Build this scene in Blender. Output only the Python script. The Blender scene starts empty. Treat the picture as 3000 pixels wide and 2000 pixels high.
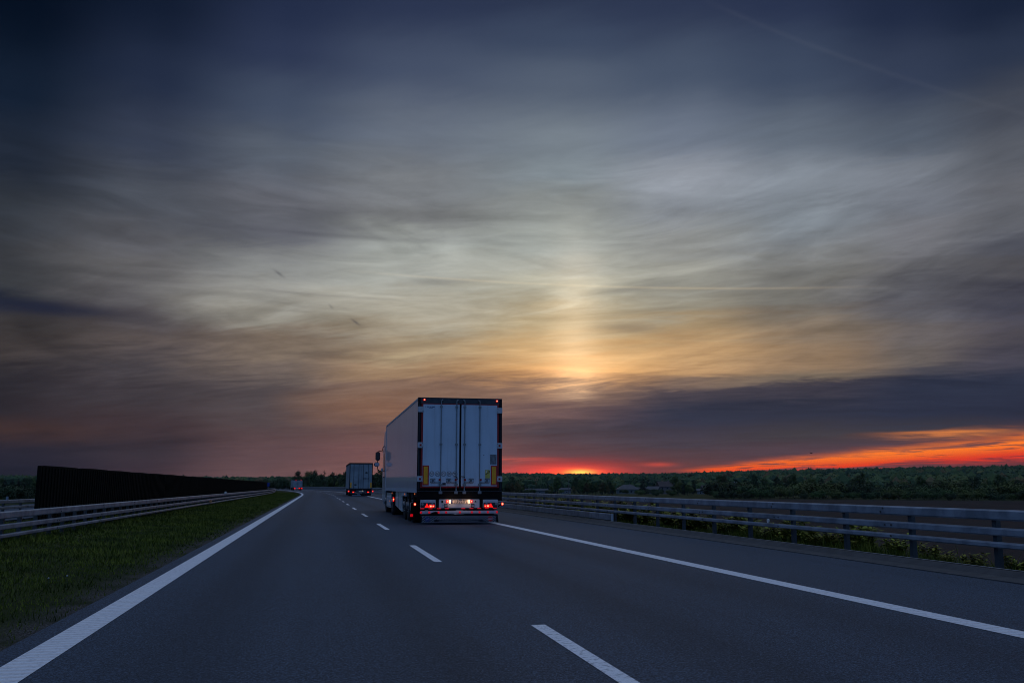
import bpy, bmesh, math, random
import numpy as np
from mathutils import Vector, Matrix

S = bpy.context.scene
COL = S.collection
R_ = math.radians
rng = np.random.default_rng(7)
random.seed(7)

# ------------------------------------------------------------------ camera
CAM_H = 1.15
cam = bpy.data.cameras.new('camera')
cam.sensor_fit = 'HORIZONTAL'; cam.sensor_width = 36.0
cam.lens = 36.0 * 2630.0 / 3000.0
cam.clip_start = 0.1; cam.clip_end = 20000.0
camo = bpy.data.objects.new('camera', cam); COL.objects.link(camo)
camo.location = (0, 0, CAM_H)
camo.rotation_euler = (R_(90 + 9.116), 0, 0)
S.camera = camo

S.view_settings.view_transform = 'Standard'
S.view_settings.look = 'None'
S.view_settings.exposure = 0.0
S.view_settings.gamma = 1.0
S.cycles.filter_width = 1.0

SUN_AZ, SUN_EL = 4.1, 0.3          # degrees right of the view axis / above the horizon


def lin(c):
    return tuple((v / 255 / 12.92) if v / 255 <= 0.04045 else ((v / 255 + 0.055) / 1.055) ** 2.4 for v in c)


# ------------------------------------------------------------------ node helper
class Graph:
    def __init__(s, tree):
        s.t = tree; s.n = tree.nodes; s.l = tree.links

    def put(s, sock, v):
        if isinstance(v, bpy.types.NodeSocket): s.l.new(v, sock)
        elif v is not None: sock.default_value = v

    def m(s, op, a, b=None, c=None, clamp=False):
        n = s.n.new('ShaderNodeMath'); n.operation = op; n.use_clamp = clamp
        s.put(n.inputs[0], a)
        if b is not None: s.put(n.inputs[1], b)
        if c is not None: s.put(n.inputs[2], c)
        return n.outputs[0]

    def vec(s, x, y, z=0.0):
        n = s.n.new('ShaderNodeCombineXYZ')
        s.put(n.inputs[0], x); s.put(n.inputs[1], y); s.put(n.inputs[2], z)
        return n.outputs[0]

    def noise(s, v, scale=1.0, detail=4.0, rough=0.5, dist=0.0):
        n = s.n.new('ShaderNodeTexNoise')
        if v is not None: s.l.new(v, n.inputs['Vector'])
        n.inputs['Scale'].default_value = scale; n.inputs['Detail'].default_value = detail
        n.inputs['Roughness'].default_value = rough; n.inputs['Distortion'].default_value = dist
        return n.outputs[0]

    def smooth(s, v, a, b, lo=0.0, hi=1.0):
        n = s.n.new('ShaderNodeMapRange'); n.interpolation_type = 'SMOOTHSTEP'
        s.put(n.inputs['Value'], v)
        for k, x in (('From Min', a), ('From Max', b), ('To Min', lo), ('To Max', hi)): s.put(n.inputs[k], x)
        return n.outputs[0]

    def lerp(s, v, a, b, lo=0.0, hi=1.0):
        n = s.n.new('ShaderNodeMapRange'); n.clamp = True
        s.put(n.inputs['Value'], v)
        for k, x in (('From Min', a), ('From Max', b), ('To Min', lo), ('To Max', hi)): s.put(n.inputs[k], x)
        return n.outputs[0]

    def mix(s, f, a, b, mode='MIX'):
        n = s.n.new('ShaderNodeMix'); n.data_type = 'RGBA'; n.blend_type = mode; n.clamp_factor = True
        s.put(n.inputs['Factor'], f)
        ins = [i for i in n.inputs if i.type == 'RGBA']
        for sock, v in zip(ins, (a, b)):
            if isinstance(v, tuple): v = (v[0], v[1], v[2], 1)
            s.put(sock, v)
        return [o for o in n.outputs if o.type == 'RGBA'][0]

    def ramp(s, f, stops, interp='LINEAR'):
        n = s.n.new('ShaderNodeValToRGB'); n.color_ramp.interpolation = interp
        e = n.color_ramp.elements
        while len(e) > 1: e.remove(e[-1])
        for i, (p, c) in enumerate(stops):
            el = e[0] if i == 0 else e.new(p)
            el.position = p; el.color = (c[0], c[1], c[2], 1)
        s.put(n.inputs[0], f)
        return n.outputs[0]

    def gauss(s, *terms):
        """exp(-sum(((v-c)/w)^2))"""
        acc = None
        for v, c, w in terms:
            d = s.m('DIVIDE', s.m('SUBTRACT', v, c), w)
            q = s.m('MULTIPLY', d, d)
            acc = q if acc is None else s.m('ADD', acc, q)
        return s.m('EXPONENT', s.m('MULTIPLY', acc, -1.0))

    def add_scaled(s, base, colour, f):
        n = s.n.new('ShaderNodeVectorMath'); n.operation = 'MULTIPLY_ADD'
        s.put(n.inputs[0], tuple(colour)); 
        s.l.new(s.vec(f, f, f), n.inputs[1]); s.l.new(base, n.inputs[2])
        return n.outputs[0]

    def scale(s, base, f):
        n = s.n.new('ShaderNodeVectorMath'); n.operation = 'SCALE'
        s.l.new(base, n.inputs[0]); s.put(n.inputs['Scale'], f)
        return n.outputs[0]


# ------------------------------------------------------------------ world: dusk sky, altostratus sheet, sun pillar
world = bpy.data.worlds.new('World'); S.world = world; world.use_nodes = True
wt = world.node_tree
for n in list(wt.nodes): wt.nodes.remove(n)
g = Graph(wt)
tc = wt.nodes.new('ShaderNodeTexCoord')
sp = wt.nodes.new('ShaderNodeSeparateXYZ'); wt.links.new(tc.outputs['Generated'], sp.inputs[0])
dx, dy, dz = sp.outputs[0], sp.outputs[1], sp.outputs[2]
az = g.m('MULTIPLY', g.m('ARCTAN2', dx, dy), 57.29578)
el = g.m('MULTIPLY', g.m('ARCSINE', dz), 57.29578)
elp = g.m('MAXIMUM', el, 0.0)
kk = g.m('DIVIDE', 1.0, g.m('ADD', g.m('MAXIMUM', dz, 0.0), 0.10))
px = g.m('MULTIPLY', dx, kk); py = g.m('MULTIPLY', dy, kk)
tilt = g.m('ADD', py, g.m('MULTIPLY', px, 0.26))        # cloud rolls run a little askew
n_big = g.noise(g.vec(g.m('MULTIPLY', px, 0.55), g.m('MULTIPLY', tilt, 1.15), 3.1), 1.0, 4.0, 0.5, 0.5)
n_mid = g.noise(g.vec(g.m('MULTIPLY', px, 1.6), g.m('MULTIPLY', tilt, 3.2), 8.7), 1.0, 7.0, 0.58, 1.2)
n_fine = g.noise(g.vec(g.m('MULTIPLY', px, 3.6), g.m('MULTIPLY', tilt, 9.0), 1.3), 1.0, 8.0, 0.62, 1.6)
n_az = g.noise(g.vec(g.m('MULTIPLY', az, 0.06), g.m('MULTIPLY', el, 0.30), 5.0), 1.0, 3.0, 0.5)
w1 = g.m('MULTIPLY', g.m('SUBTRACT', n_big, 0.5), g.m('MULTIPLY', g.m('MINIMUM', g.m('MULTIPLY', elp, 0.42), 3.2), g.smooth(el, 23.0, 13.0, 0.0, 1.0)))
w2 = g.m('MULTIPLY', g.m('SUBTRACT', n_mid, 0.5), g.m('MINIMUM', g.m('MULTIPLY', elp, 0.26), 2.2))
w3 = g.m('MULTIPLY', g.m('SUBTRACT', n_fine, 0.5), g.m('MINIMUM', g.m('MULTIPLY', elp, 0.10), 0.7))
elw = g.m('ADD', el, g.m('ADD', w1, g.m('ADD', w2, w3)))
azw = g.m('ADD', az, g.m('MULTIPLY', g.m('SUBTRACT', n_az, 0.5), g.smooth(el, 10.0, 20.0, 9.0, 1.5)))
# high ice-cloud filaments: they fan out, lying flat ahead and climbing to the right
az2 = g.m('MULTIPLY', az, az)
fan = g.m('SUBTRACT', el, g.m('MULTIPLY', az2, g.smooth(az, -4.0, 8.0, 0.0010, 0.0040)))
f_a = g.noise(g.vec(g.m('MULTIPLY', az, 0.085), g.m('MULTIPLY', fan, 0.48), 2.0), 1.0, 8.0, 0.56, 1.3)
f_b = g.noise(g.vec(g.m('MULTIPLY', az, 0.26), g.m('MULTIPLY', fan, 1.35), 6.0), 1.0, 8.0, 0.60, 1.6)
fac = g.m('DIVIDE', elw, 32.0, clamp=True)
SKY = [  # azimuth, [(elevation, sRGB)] of the cloud sheet
 (-30.0, [(0.0,(26,22,32)),(0.9,(28,24,34)),(1.9,(36,30,38)),(3.2,(62,44,40)),(4.3,(42,37,41)),(5.5,(45,42,47)),(7.2,(64,58,57)),(8.9,(61,58,59)),(10.0,(40,44,57)),(11.1,(56,58,62)),(12.6,(58,60,65)),(15.0,(49,54,62)),(18.1,(33,41,55)),(21.8,(19,31,49)),(26.1,(5,15,31)),(32,(4,12,26))]),
 (-23.0, [(0.0,(54,40,46)),(0.9,(57,43,48)),(2.0,(55,44,48)),(3.4,(64,50,52)),(5.4,(60,54,58)),(6.8,(70,65,69)),(8.4,(90,81,79)),(9.6,(86,81,84)),(10.8,(92,90,93)),(12.4,(98,97,99)),(14.4,(88,89,95)),(16.4,(76,81,91)),(20.3,(54,62,80)),(24.0,(34,44,66)),(27.7,(18,28,48)),(32,(13,21,38))]),
 (-15.1, [(0.0,(104,74,74)),(1.1,(100,74,74)),(2.3,(94,70,70)),(4.0,(80,68,69)),(5.7,(78,70,72)),(7.1,(105,93,87)),(8.8,(126,111,97)),(10.3,(142,138,128)),(12.0,(149,148,142)),(14.0,(136,138,137)),(15.4,(94,96,104)),(17.2,(95,97,105)),(20.2,(88,96,109)),(23.2,(66,77,98)),(26.2,(45,55,81)),(29.0,(35,45,71)),(32,(27,36,60))]),
 (-6.7, [(0.0,(128,82,78)),(1.0,(128,86,80)),(2.2,(122,82,78)),(3.2,(110,80,74)),(4.7,(128,94,76)),(6.25,(132,105,89)),(7.3,(150,122,95)),(9.1,(160,141,113)),(11.2,(168,162,146)),(13.4,(171,173,166)),(15.1,(158,162,158)),(16.6,(117,119,121)),(18.7,(122,126,131)),(21.8,(104,113,127)),(25.9,(69,80,103)),(29.7,(43,53,79)),(32,(38,47,72))]),
 (3.4, [(0.0,(112,58,52)),(1.0,(114,60,56)),(2.2,(92,66,68)),(3.4,(78,66,72)),(4.7,(108,84,82)),(5.9,(130,101,87)),(6.6,(190,140,92)),(7.4,(222,168,106)),(9.1,(206,166,114)),(10.6,(182,163,128)),(12.3,(190,186,166)),(13.9,(178,179,169)),(15.6,(164,169,164)),(17.7,(142,147,146)),(19.4,(127,137,144)),(21.9,(118,128,138)),(25.0,(84,95,113)),(27.9,(60,72,95)),(29.9,(45,55,79)),(32,(40,50,74))]),
 (11.0, [(0.0,(104,60,58)),(1.0,(104,62,60)),(1.8,(86,62,64)),(2.6,(70,60,68)),(4.3,(50,52,68)),(5.8,(70,64,72)),(6.4,(118,99,88)),(7.2,(172,136,98)),(8.5,(186,150,108)),(10.0,(164,142,110)),(11.1,(150,143,126)),(12.6,(162,161,151)),(15.3,(150,152,150)),(17.4,(136,142,150)),(19.1,(148,154,164)),(21.6,(109,119,135)),(25.6,(71,83,104)),(29.4,(45,55,80)),(32,(38,48,72))]),
 (18.2, [(0.0,(92,62,66)),(1.0,(92,62,66)),(2.0,(82,62,68)),(3.1,(64,58,62)),(4.5,(47,49,64)),(5.7,(66,62,72)),(6.4,(118,104,90)),(7.8,(140,116,92)),(9.5,(124,110,95)),(11.4,(118,116,110)),(12.8,(119,119,117)),(15.9,(128,136,144)),(18.3,(133,141,151)),(20.9,(99,109,123)),(24.8,(61,73,95)),(28.5,(41,51,77)),(32,(34,43,67))]),
 (24.9, [(0.0,(84,58,62)),(1.2,(84,58,62)),(2.2,(76,58,66)),(3.2,(58,55,62)),(4.3,(43,47,65)),(5.7,(45,50,68)),(6.7,(75,73,81)),(7.7,(100,92,88)),(9.1,(96,90,90)),(10.9,(88,88,95)),(12.2,(104,104,109)),(14.2,(118,119,125)),(16.1,(116,121,131)),(18.1,(118,124,134)),(20.0,(84,93,107)),(23.7,(51,61,83)),(27.3,(32,42,66)),(32,(24,33,55))]),
 (30.0, [(0.0,(70,48,54)),(1.3,(72,50,56)),(2.6,(66,54,64)),(3.4,(56,50,60)),(4.2,(40,43,60)),(5.6,(45,50,68)),(6.9,(68,66,78)),(8.7,(77,73,80)),(10.2,(66,66,78)),(11.7,(83,82,87)),(13.0,(80,82,92)),(14.5,(95,97,104)),(16.3,(98,100,107)),(18.2,(88,92,101)),(20.9,(66,71,83)),(23.6,(42,52,73)),(26.1,(26,36,58)),(32,(17,26,46))]),
]
cloud = None; prev = None
for a, stops in SKY:
    r = g.ramp(fac, [(e / 32.0, lin(c)) for e, c in stops], 'EASE')
    if cloud is None: cloud = r
    else: cloud = g.mix(g.smooth(azw, prev, a), cloud, r)
    prev = a
# light and dark streaks running through the sheet
mod = g.m('ADD', 1.0, g.m('ADD', g.m('MULTIPLY', g.m('SUBTRACT', n_mid, 0.5), 0.62),
                          g.m('ADD', g.m('MULTIPLY', g.m('SUBTRACT', n_fine, 0.5), g.smooth(el, 13.0, 8.0, 0.12, 0.45)), g.m('MULTIPLY', g.m('SUBTRACT', n_big, 0.5), 0.45))))
mod = g.m('MAXIMUM', g.m('ADD', 1.0, g.m('MULTIPLY', g.m('SUBTRACT', mod, 1.0), g.smooth(el, 24.0, 11.0, 0.12, 1.0))), 0.3)
cloud = g.scale(cloud, mod)
fil = g.m('ADD', g.m('MULTIPLY', g.m('SUBTRACT', f_a, 0.5), 0.95), g.m('MULTIPLY', g.m('SUBTRACT', f_b, 0.5), 0.30))
fil = g.m('MULTIPLY', fil, g.m('MULTIPLY', g.smooth(el, 4.0, 8.5), g.smooth(el, 25.0, 16.0, 0.10, 1.0)))
cloud = g.scale(cloud, g.m('MAXIMUM', g.m('ADD', 1.0, fil), 0.4))
# sun pillar
pil = g.m('MULTIPLY', g.m('ADD', g.m('MULTIPLY', g.gauss((az, 4.1, 1.5)), 0.72), g.m('MULTIPLY', g.gauss((az, 4.3, 3.2)), 0.3)), g.m('MULTIPLY', g.smooth(elw, 5.0, 6.8), g.smooth(elw, 18.5, 8.0)))
cloud = g.add_scaled(cloud, (0.30, 0.225, 0.145), g.m('MULTIPLY', pil, g.m('ADD', 0.4, n_mid)))
pil2 = g.m('ADD', g.gauss((az, 3.7, 2.1), (elw, 6.9, 0.75)), g.m('MULTIPLY', g.gauss((az, 5.0, 6.0), (elw, 7.5, 1.3)), 0.35))
cloud = g.add_scaled(cloud, (0.42, 0.205, 0.075), pil2)
# afterglow round the set sun
glow = g.m('MULTIPLY', g.gauss((az, 3.0, 3.9), (elw, 0.66, 0.70)), g.m('ADD', 0.35, g.m('MULTIPLY', n_mid, 1.3)))
cloud = g.add_scaled(cloud, (0.70, 0.010, 0.0), glow)
cloud = g.add_scaled(cloud, (0.9, 0.075, 0.004), g.gauss((az, 4.0, 2.0), (el, 0.78, 0.32)))
cloud = g.add_scaled(cloud, (1.2, 0.75, 0.10), g.gauss((az, 4.3, 0.75), (el, 0.82, 0.17)))
cloud = g.add_scaled(cloud, (0.34, 0.02, 0.0), g.gauss((az, 9.2, 0.9), (el, 1.30, 0.12)))
cloud = g.add_scaled(cloud, (0.26, 0.02, 0.004), g.gauss((az, -0.2, 2.8), (elw, 1.66, 0.12)))
# orange opening low on the right
ec = g.m('ADD', 0.80, g.m('MULTIPLY', g.m('MAXIMUM', g.m('SUBTRACT', az, 10.5), 0.0), 0.066))
ew = g.m('ADD', 0.17, g.m('MULTIPLY', g.m('MAXIMUM', g.m('SUBTRACT', az, 10.5), 0.0), 0.022))
band = g.gauss((g.m('ADD', el, g.m('MULTIPLY', g.m('SUBTRACT', n_mid, 0.5), 0.55)), ec, ew))
n_low = g.noise(g.vec(g.m('MULTIPLY', az, 0.20), g.m('MULTIPLY', g.m('SUBTRACT', el, g.m('MULTIPLY', az, 0.03)), 3.4), 11.0), 1.0, 7.0, 0.6, 1.0)
band = g.m('MULTIPLY', g.m('MULTIPLY', band, g.m('MULTIPLY', g.smooth(az, 9.0, 14.5), g.smooth(n_low, 0.36, 0.54, 0.12, 1.35))), g.m('ADD', 0.15, g.m('ADD', g.m('MULTIPLY', n_fine, 1.0), g.m('MULTIPLY', n_mid, 0.7))))
hue = g.smooth(g.m('SUBTRACT', el, ec), -0.45, 0.35)
hue = g.m('MULTIPLY', hue, g.smooth(az, 11.0, 24.0, 0.45, 1.0))
cloud = g.mix(g.m('MINIMUM', g.m('MULTIPLY', band, 1.25), 1.0), cloud, g.mix(hue, (0.75, 0.035, 0.006), (1.05, 0.21, 0.012)))
cloud = g.mix(g.m('MULTIPLY', g.gauss((az, 26.0, 3.0), (g.m('ADD', elw, g.m('MULTIPLY', az, -0.02)), 2.55, 0.22)), 0.75), cloud, (0.85, 0.25, 0.05))
# dark lens cloud on the left, vapour trails, scraps of dark cloud
def streak(a0, e0, slope, half_a, half_e):
    line = g.m('SUBTRACT', el, g.m('MULTIPLY', g.m('SUBTRACT', az, a0), slope))
    return g.gauss((line, e0, half_e), (az, a0, half_a))
dk = g.m('MULTIPLY', streak(-27.8, 9.95, 0.0, 4.6, 0.42), g.m('MINIMUM', g.m('ADD', 0.45, n_mid), 1.0))
cloud = g.mix(g.m('MULTIPLY', dk, 0.9), cloud, lin((32, 36, 54)))
for a0, e0, sl, ha, he, f in ((-12.0, 15.55, -0.02, 8.0, 0.16, 0.30), (-4.0, 12.9, 0.05, 3.2, 0.22, 0.30), (7.5, 12.3, 0.10, 2.6, 0.20, 0.32),
                              (7.4, 9.9, -0.05, 2.2, 0.36, 0.42), (-12, 11.8, -0.03, 7.0, 0.10, 0.2), (16.0, 14.6, 0.06, 4.0, 0.3, 0.22),
                              (-14.9, 13.0, -0.60, 0.28, 0.10, 0.55), (-11.6, 11.1, -0.75, 0.14, 0.10, 0.35), (-10.05, 10.2, -0.62, 0.26, 0.085, 0.75)):
    cloud = g.mix(g.m('MULTIPLY', g.m('MULTIPLY', streak(a0, e0, sl, ha, he), f), g.m('MINIMUM', g.m('ADD', 0.35, n_mid), 1.0)), cloud, lin((62, 62, 72)))
tr = g.m('MULTIPLY', g.gauss((g.m('ADD', el, g.m('MULTIPLY', az, 0.052)), 12.86, 0.075)), g.m('MULTIPLY', g.smooth(az, -12, -3), g.smooth(az, 25, 12)))
cloud = g.add_scaled(cloud, (0.20, 0.14, 0.07), g.m('MULTIPLY', tr, g.m('MULTIPLY', n_az, 0.8)))
tr = g.m('MULTIPLY', g.gauss((g.m('ADD', el, g.m('MULTIPLY', az, 0.50)), 35.8, 0.16)), g.smooth(az, 12, 16))
cloud = g.add_scaled(cloud, (0.012, 0.012, 0.013), g.m('MULTIPLY', tr, n_az))

# clear dusk sky overhead and behind
sky = wt.nodes.new('ShaderNodeTexSky'); sky.sky_type = 'NISHITA'; sky.sun_disc = False
sky.sun_elevation = R_(SUN_EL); sky.sun_rotation = R_(SUN_AZ)
sky.air_density = 1.0; sky.dust_density = 1.0; sky.ozone_density = 2.0
clear = g.scale(sky.outputs[0], 0.10)
back = g.ramp(g.m('DIVIDE', el, 90.0, clamp=True), [(0.0, (0.012, 0.060, 0.17)), (0.2, (0.012, 0.085, 0.28)), (0.45, (0.06, 0.15, 0.37)), (0.7, (0.33, 0.41, 0.60)), (1.0, (0.50, 0.57, 0.74))])
nv = wt.nodes.new('ShaderNodeVectorMath'); nv.operation = 'ADD'
wt.links.new(back, nv.inputs[0]); wt.links.new(clear, nv.inputs[1])
outside = g.m('MAXIMUM', g.smooth(g.m('ABSOLUTE', az), 42.0, 85.0), g.smooth(el, 33.0, 60.0))
total = g.mix(outside, cloud, nv.outputs[0])
bg = wt.nodes.new('ShaderNodeBackground'); bg.inputs['Strength'].default_value = 0.1
wt.links.new(g.scale(total, 10.0), bg.inputs['Color'])
wo = wt.nodes.new('ShaderNodeOutputWorld'); wt.links.new(bg.outputs[0], wo.inputs[0])
world.cycles.sampling_method = 'MANUAL'; world.cycles.sample_map_resolution = 512

# sun: already down on the tree line, only a faint warm remainder
sl = bpy.data.lights.new('sun', 'SUN'); sl.energy = 0.12; sl.angle = R_(0.5); sl.color = (1.0, 0.45, 0.2)
so = bpy.data.objects.new('sun', sl); COL.objects.link(so)
sd = Vector((math.sin(R_(SUN_AZ)) * math.cos(R_(SUN_EL)), math.cos(R_(SUN_AZ)) * math.cos(R_(SUN_EL)), math.sin(R_(SUN_EL))))
so.rotation_euler = sd.to_track_quat('Z', 'Y').to_euler()

# ------------------------------------------------------------------ materials
def mat(name, base, rough=0.6, metal=0.0, spec=0.5, var=0.0, vscale=3.0, coat=0.0, coat_rough=0.05, bump=0.0, bscale=40.0, emit=None, estr=0.0, dark=None, obj_rand=0.0, grime=0.0):
    m = bpy.data.materials.new(name); m.use_nodes = True
    G = Graph(m.node_tree); b = m.node_tree.nodes['Principled BSDF']
    b.inputs['Roughness'].default_value = rough; b.inputs['Metallic'].default_value = metal
    b.inputs['Specular IOR Level'].default_value = spec
    b.inputs['Coat Weight'].default_value = coat; b.inputs['Coat Roughness'].default_value = coat_rough
    base4 = (base[0], base[1], base[2], 1)
    b.inputs['Base Color'].default_value = base4
    t = m.node_tree.nodes.new('ShaderNodeTexCoord')
    if var or dark:
        n = G.noise(t.outputs['Object'], vscale, 6.0, 0.6)
        d = dark or tuple(c * 0.4 for c in base)
        col = G.mix(G.smooth(n, 0.5 - 0.2, 0.5 + 0.2, var if var else 1.0, 0.0), tuple(base), tuple(d))
        if obj_rand:
            oi = m.node_tree.nodes.new('ShaderNodeObjectInfo')
            hs = m.node_tree.nodes.new('ShaderNodeHueSaturation')
            G.l.new(col, hs.inputs['Color'])
            G.put(hs.inputs['Value'], G.lerp(oi.outputs['Random'], 0, 1, 1 - obj_rand, 1 + obj_rand))
            G.put(hs.inputs['Hue'], G.lerp(oi.outputs['Random'], 0, 1, 0.5 - obj_rand * 0.06, 0.5 + obj_rand * 0.06))
            col = hs.outputs[0]
        G.l.new(col, b.inputs['Base Color'])
    if grime:
        mp = m.node_tree.nodes.new('ShaderNodeMapping'); mp.inputs['Scale'].default_value = (7.0, 7.0, 0.5); m.node_tree.links.new(t.outputs['Object'], mp.inputs[0])
        run = G.smooth(G.noise(mp.outputs[0], 1.0, 6.0, 0.65), 0.48, 0.78, 0.0, grime)
        src_ = b.inputs['Base Color'].links[0].from_socket
        G.l.new(G.mix(run, src_, (0.16, 0.15, 0.14)), b.inputs['Base Color'])
    if bump:
        bn = m.node_tree.nodes.new('ShaderNodeBump'); bn.inputs['Strength'].default_value = bump; bn.inputs['Distance'].default_value = 0.02
        G.l.new(G.noise(t.outputs['Object'], bscale, 4.0, 0.6), bn.inputs['Height']); G.l.new(bn.outputs[0], b.inputs['Normal'])
    if emit:
        b.inputs['Emission Color'].default_value = (emit[0], emit[1], emit[2], 1); b.inputs['Emission Strength'].default_value = estr
    return m

RA = R_(12.04)
T = Vector((-math.sin(RA), math.cos(RA), 0)); N = Vector((math.cos(RA), math.sin(RA), 0))
L0, RAD = 105.0, 1150.0      # the road runs straight to L0, then bends left on a wide arc

def P(l, s, z=0.0):
    if l <= L0: v = T * l + N * s
    else:
        f = (l - L0) / RAD
        c = T * L0 - N * RAD
        v = c + (N * math.cos(f) + T * math.sin(f)) * (RAD + s)
    return Vector((v.x, v.y, z))

def heading(l):
    return RA + (0 if l <= L0 else (l - L0) / RAD)

def road_coords(x, y):
    l = x * T.x + y * T.y; s = x * N.x + y * N.y
    c = T * L0 - N * RAD
    rx, ry = x - c.x, y - c.y
    a = rx * N.x + ry * N.y; b = rx * T.x + ry * T.y
    rad = np.hypot(a, b); f = np.arctan2(b, a)
    arc = l > L0
    return np.where(arc, L0 + f * RAD, l), np.where(arc, rad - RAD, s)

# asphalt: stone mastic with bright aggregate specks, polished wheel tracks
def asphalt():
    m = bpy.data.materials.new('asphalt'); m.use_nodes = True
    G = Graph(m.node_tree); b = m.node_tree.nodes['Principled BSDF']
    t = m.node_tree.nodes.new('ShaderNodeTexCoord'); o = t.outputs['Object']
    big = G.noise(o, 0.22, 4, 0.6); midn = G.noise(o, 5.0, 5, 0.65); fine = G.noise(o, 62.0, 3, 0.75); grit = G.noise(o, 190.0, 2, 0.8)
    sep = m.node_tree.nodes.new('ShaderNodeSeparateXYZ'); m.node_tree.links.new(o, sep.inputs[0])
    s = G.m('ADD', G.m('MULTIPLY', sep.outputs[0], N.x), G.m('MULTIPLY', sep.outputs[1], N.y))
    tracks = G.m('ADD', G.m('ADD', G.gauss((s, -0.85, 0.42)), G.gauss((s, 0.9, 0.42))), G.m('ADD', G.gauss((s, 2.9, 0.42)), G.gauss((s, 4.6, 0.42))))
    v = G.m('ADD', G.m('MULTIPLY', G.m('SUBTRACT', fine, 0.5), 0.78), G.m('MULTIPLY', G.m('SUBTRACT', grit, 0.5), 0.60))
    v = G.m('ADD', v, G.m('MULTIPLY', G.m('SUBTRACT', G.noise(o, 24.0, 4, 0.85), 0.5), 0.42))
    v = G.m('ADD', v, G.m('MULTIPLY', G.m('SUBTRACT', big, 0.5), 0.03))
    v = G.m('ADD', v, G.m('MULTIPLY', G.m('SUBTRACT', midn, 0.5), 0.07))
    v = G.m('ADD', G.m('MULTIPLY', v, 0.80), 0.058)
    lq = G.m('ADD', G.m('MULTIPLY', sep.outputs[0], T.x), G.m('MULTIPLY', sep.outputs[1], T.y))
    drag = G.noise(G.vec(G.m('MULTIPLY', s, 2.6), G.m('MULTIPLY', lq, 0.05), 0.0), 1.0, 5, 0.6)
    v = G.m('MULTIPLY', v, G.m('SUBTRACT', 1.0, G.m('MULTIPLY', tracks, 0.30)))
    v = G.m('MULTIPLY', v, G.m('ADD', 0.72, G.m('MULTIPLY', drag, 0.56)))
    seam = G.gauss((s, 3.62, 0.02)); v = G.m('MULTIPLY', v, G.m('SUBTRACT', 1.0, G.m('MULTIPLY', seam, 0.25)))
    v = G.m('MAXIMUM', v, 0.008)
    col = G.vec(G.m('MULTIPLY', v, 0.62), G.m('MULTIPLY', v, 0.88), G.m('MULTIPLY', v, 1.26))
    m.node_tree.links.new(col, b.inputs['Base Color'])
    b.inputs['Roughness'].default_value = 0.72; b.inputs['Specular IOR Level'].default_value = 0.35
    bn = m.node_tree.nodes.new('ShaderNodeBump'); bn.inputs['Strength'].default_value = 0.55; bn.inputs['Distance'].default_value = 0.008
    m.node_tree.links.new(G.m('ADD', fine, grit), bn.inputs['Height']); m.node_tree.links.new(bn.outputs[0], b.inputs['Normal'])
    return m

def paint(ribs):
    m = bpy.data.materials.new('road paint'); m.use_nodes = True
    G = Graph(m.node_tree); b = m.node_tree.nodes['Principled BSDF']
    t = m.node_tree.nodes.new('ShaderNodeTexCoord'); o = t.outputs['Object']
    worn = G.smooth(G.noise(o, 22.0, 6, 0.7), 0.50, 0.64)
    dirt = G.noise(o, 3.0, 5, 0.7)
    col = G.mix(G.m('MULTIPLY', worn, 0.32 if ribs else 0.7), G.mix(dirt, (0.84, 0.84, 0.84), (0.66, 0.66, 0.67)), (0.14, 0.14, 0.15))
    grain = G.noise(o, 120.0, 2, 0.8)
    col = G.mix(G.m('MULTIPLY', G.smooth(grain, 0.5, 0.75), 0.45), col, (0.25, 0.25, 0.27))
    if ribs:
        sep = m.node_tree.nodes.new('ShaderNodeSeparateXYZ'); m.node_tree.links.new(o, sep.inputs[0])
        l = G.m('ADD', G.m('MULTIPLY', sep.outputs[0], T.x), G.m('MULTIPLY', sep.outputs[1], T.y))
        w = G.m('SINE', G.m('MULTIPLY', l, 2 * math.pi / 0.11))
        bn = m.node_tree.nodes.new('ShaderNodeBump'); bn.inputs['Strength'].default_value = 0.7; bn.inputs['Distance'].default_value = 0.012
        m.node_tree.links.new(w, bn.inputs['Height']); m.node_tree.links.new(bn.outputs[0], b.inputs['Normal'])
        col = G.mix(G.smooth(w, 0.2, 1.0, 0.0, 0.16), col, (0.2, 0.2, 0.22))
    m.node_tree.links.new(col, b.inputs['Base Color']); b.inputs['Roughness'].default_value = 0.7
    return m

def leafmat(name, a, b_, rand=0.3, scale=0.5):
    m = mat(name, a, 0.7, spec=0.2, var=1.0, vscale=scale, dark=b_, obj_rand=rand)
    return m

def forest_mat():
    m = bpy.data.materials.new('distant forest foliage'); m.use_nodes = True
    G = Graph(m.node_tree); b = m.node_tree.nodes['Principled BSDF']
    t = m.node_tree.nodes.new('ShaderNodeTexCoord')
    a = m.node_tree.nodes.new('ShaderNodeAttribute'); a.attribute_name = 'species'
    c = G.ramp(a.outputs['Fac'], [(0.0, (0.030, 0.058, 0.034)), (0.35, (0.050, 0.088, 0.040)), (0.7, (0.080, 0.118, 0.042)), (0.88, (0.115, 0.135, 0.046)), (1.0, (0.125, 0.095, 0.046))])
    c = G.mix(G.noise(t.outputs['Object'], 0.4, 4, 0.7), G.scale(c, 0.75), G.scale(c, 1.1))
    m.node_tree.links.new(c, b.inputs['Base Color']); b.inputs['Roughness'].default_value = 0.8; b.inputs['Specular IOR Level'].default_value = 0.1
    return m

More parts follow.
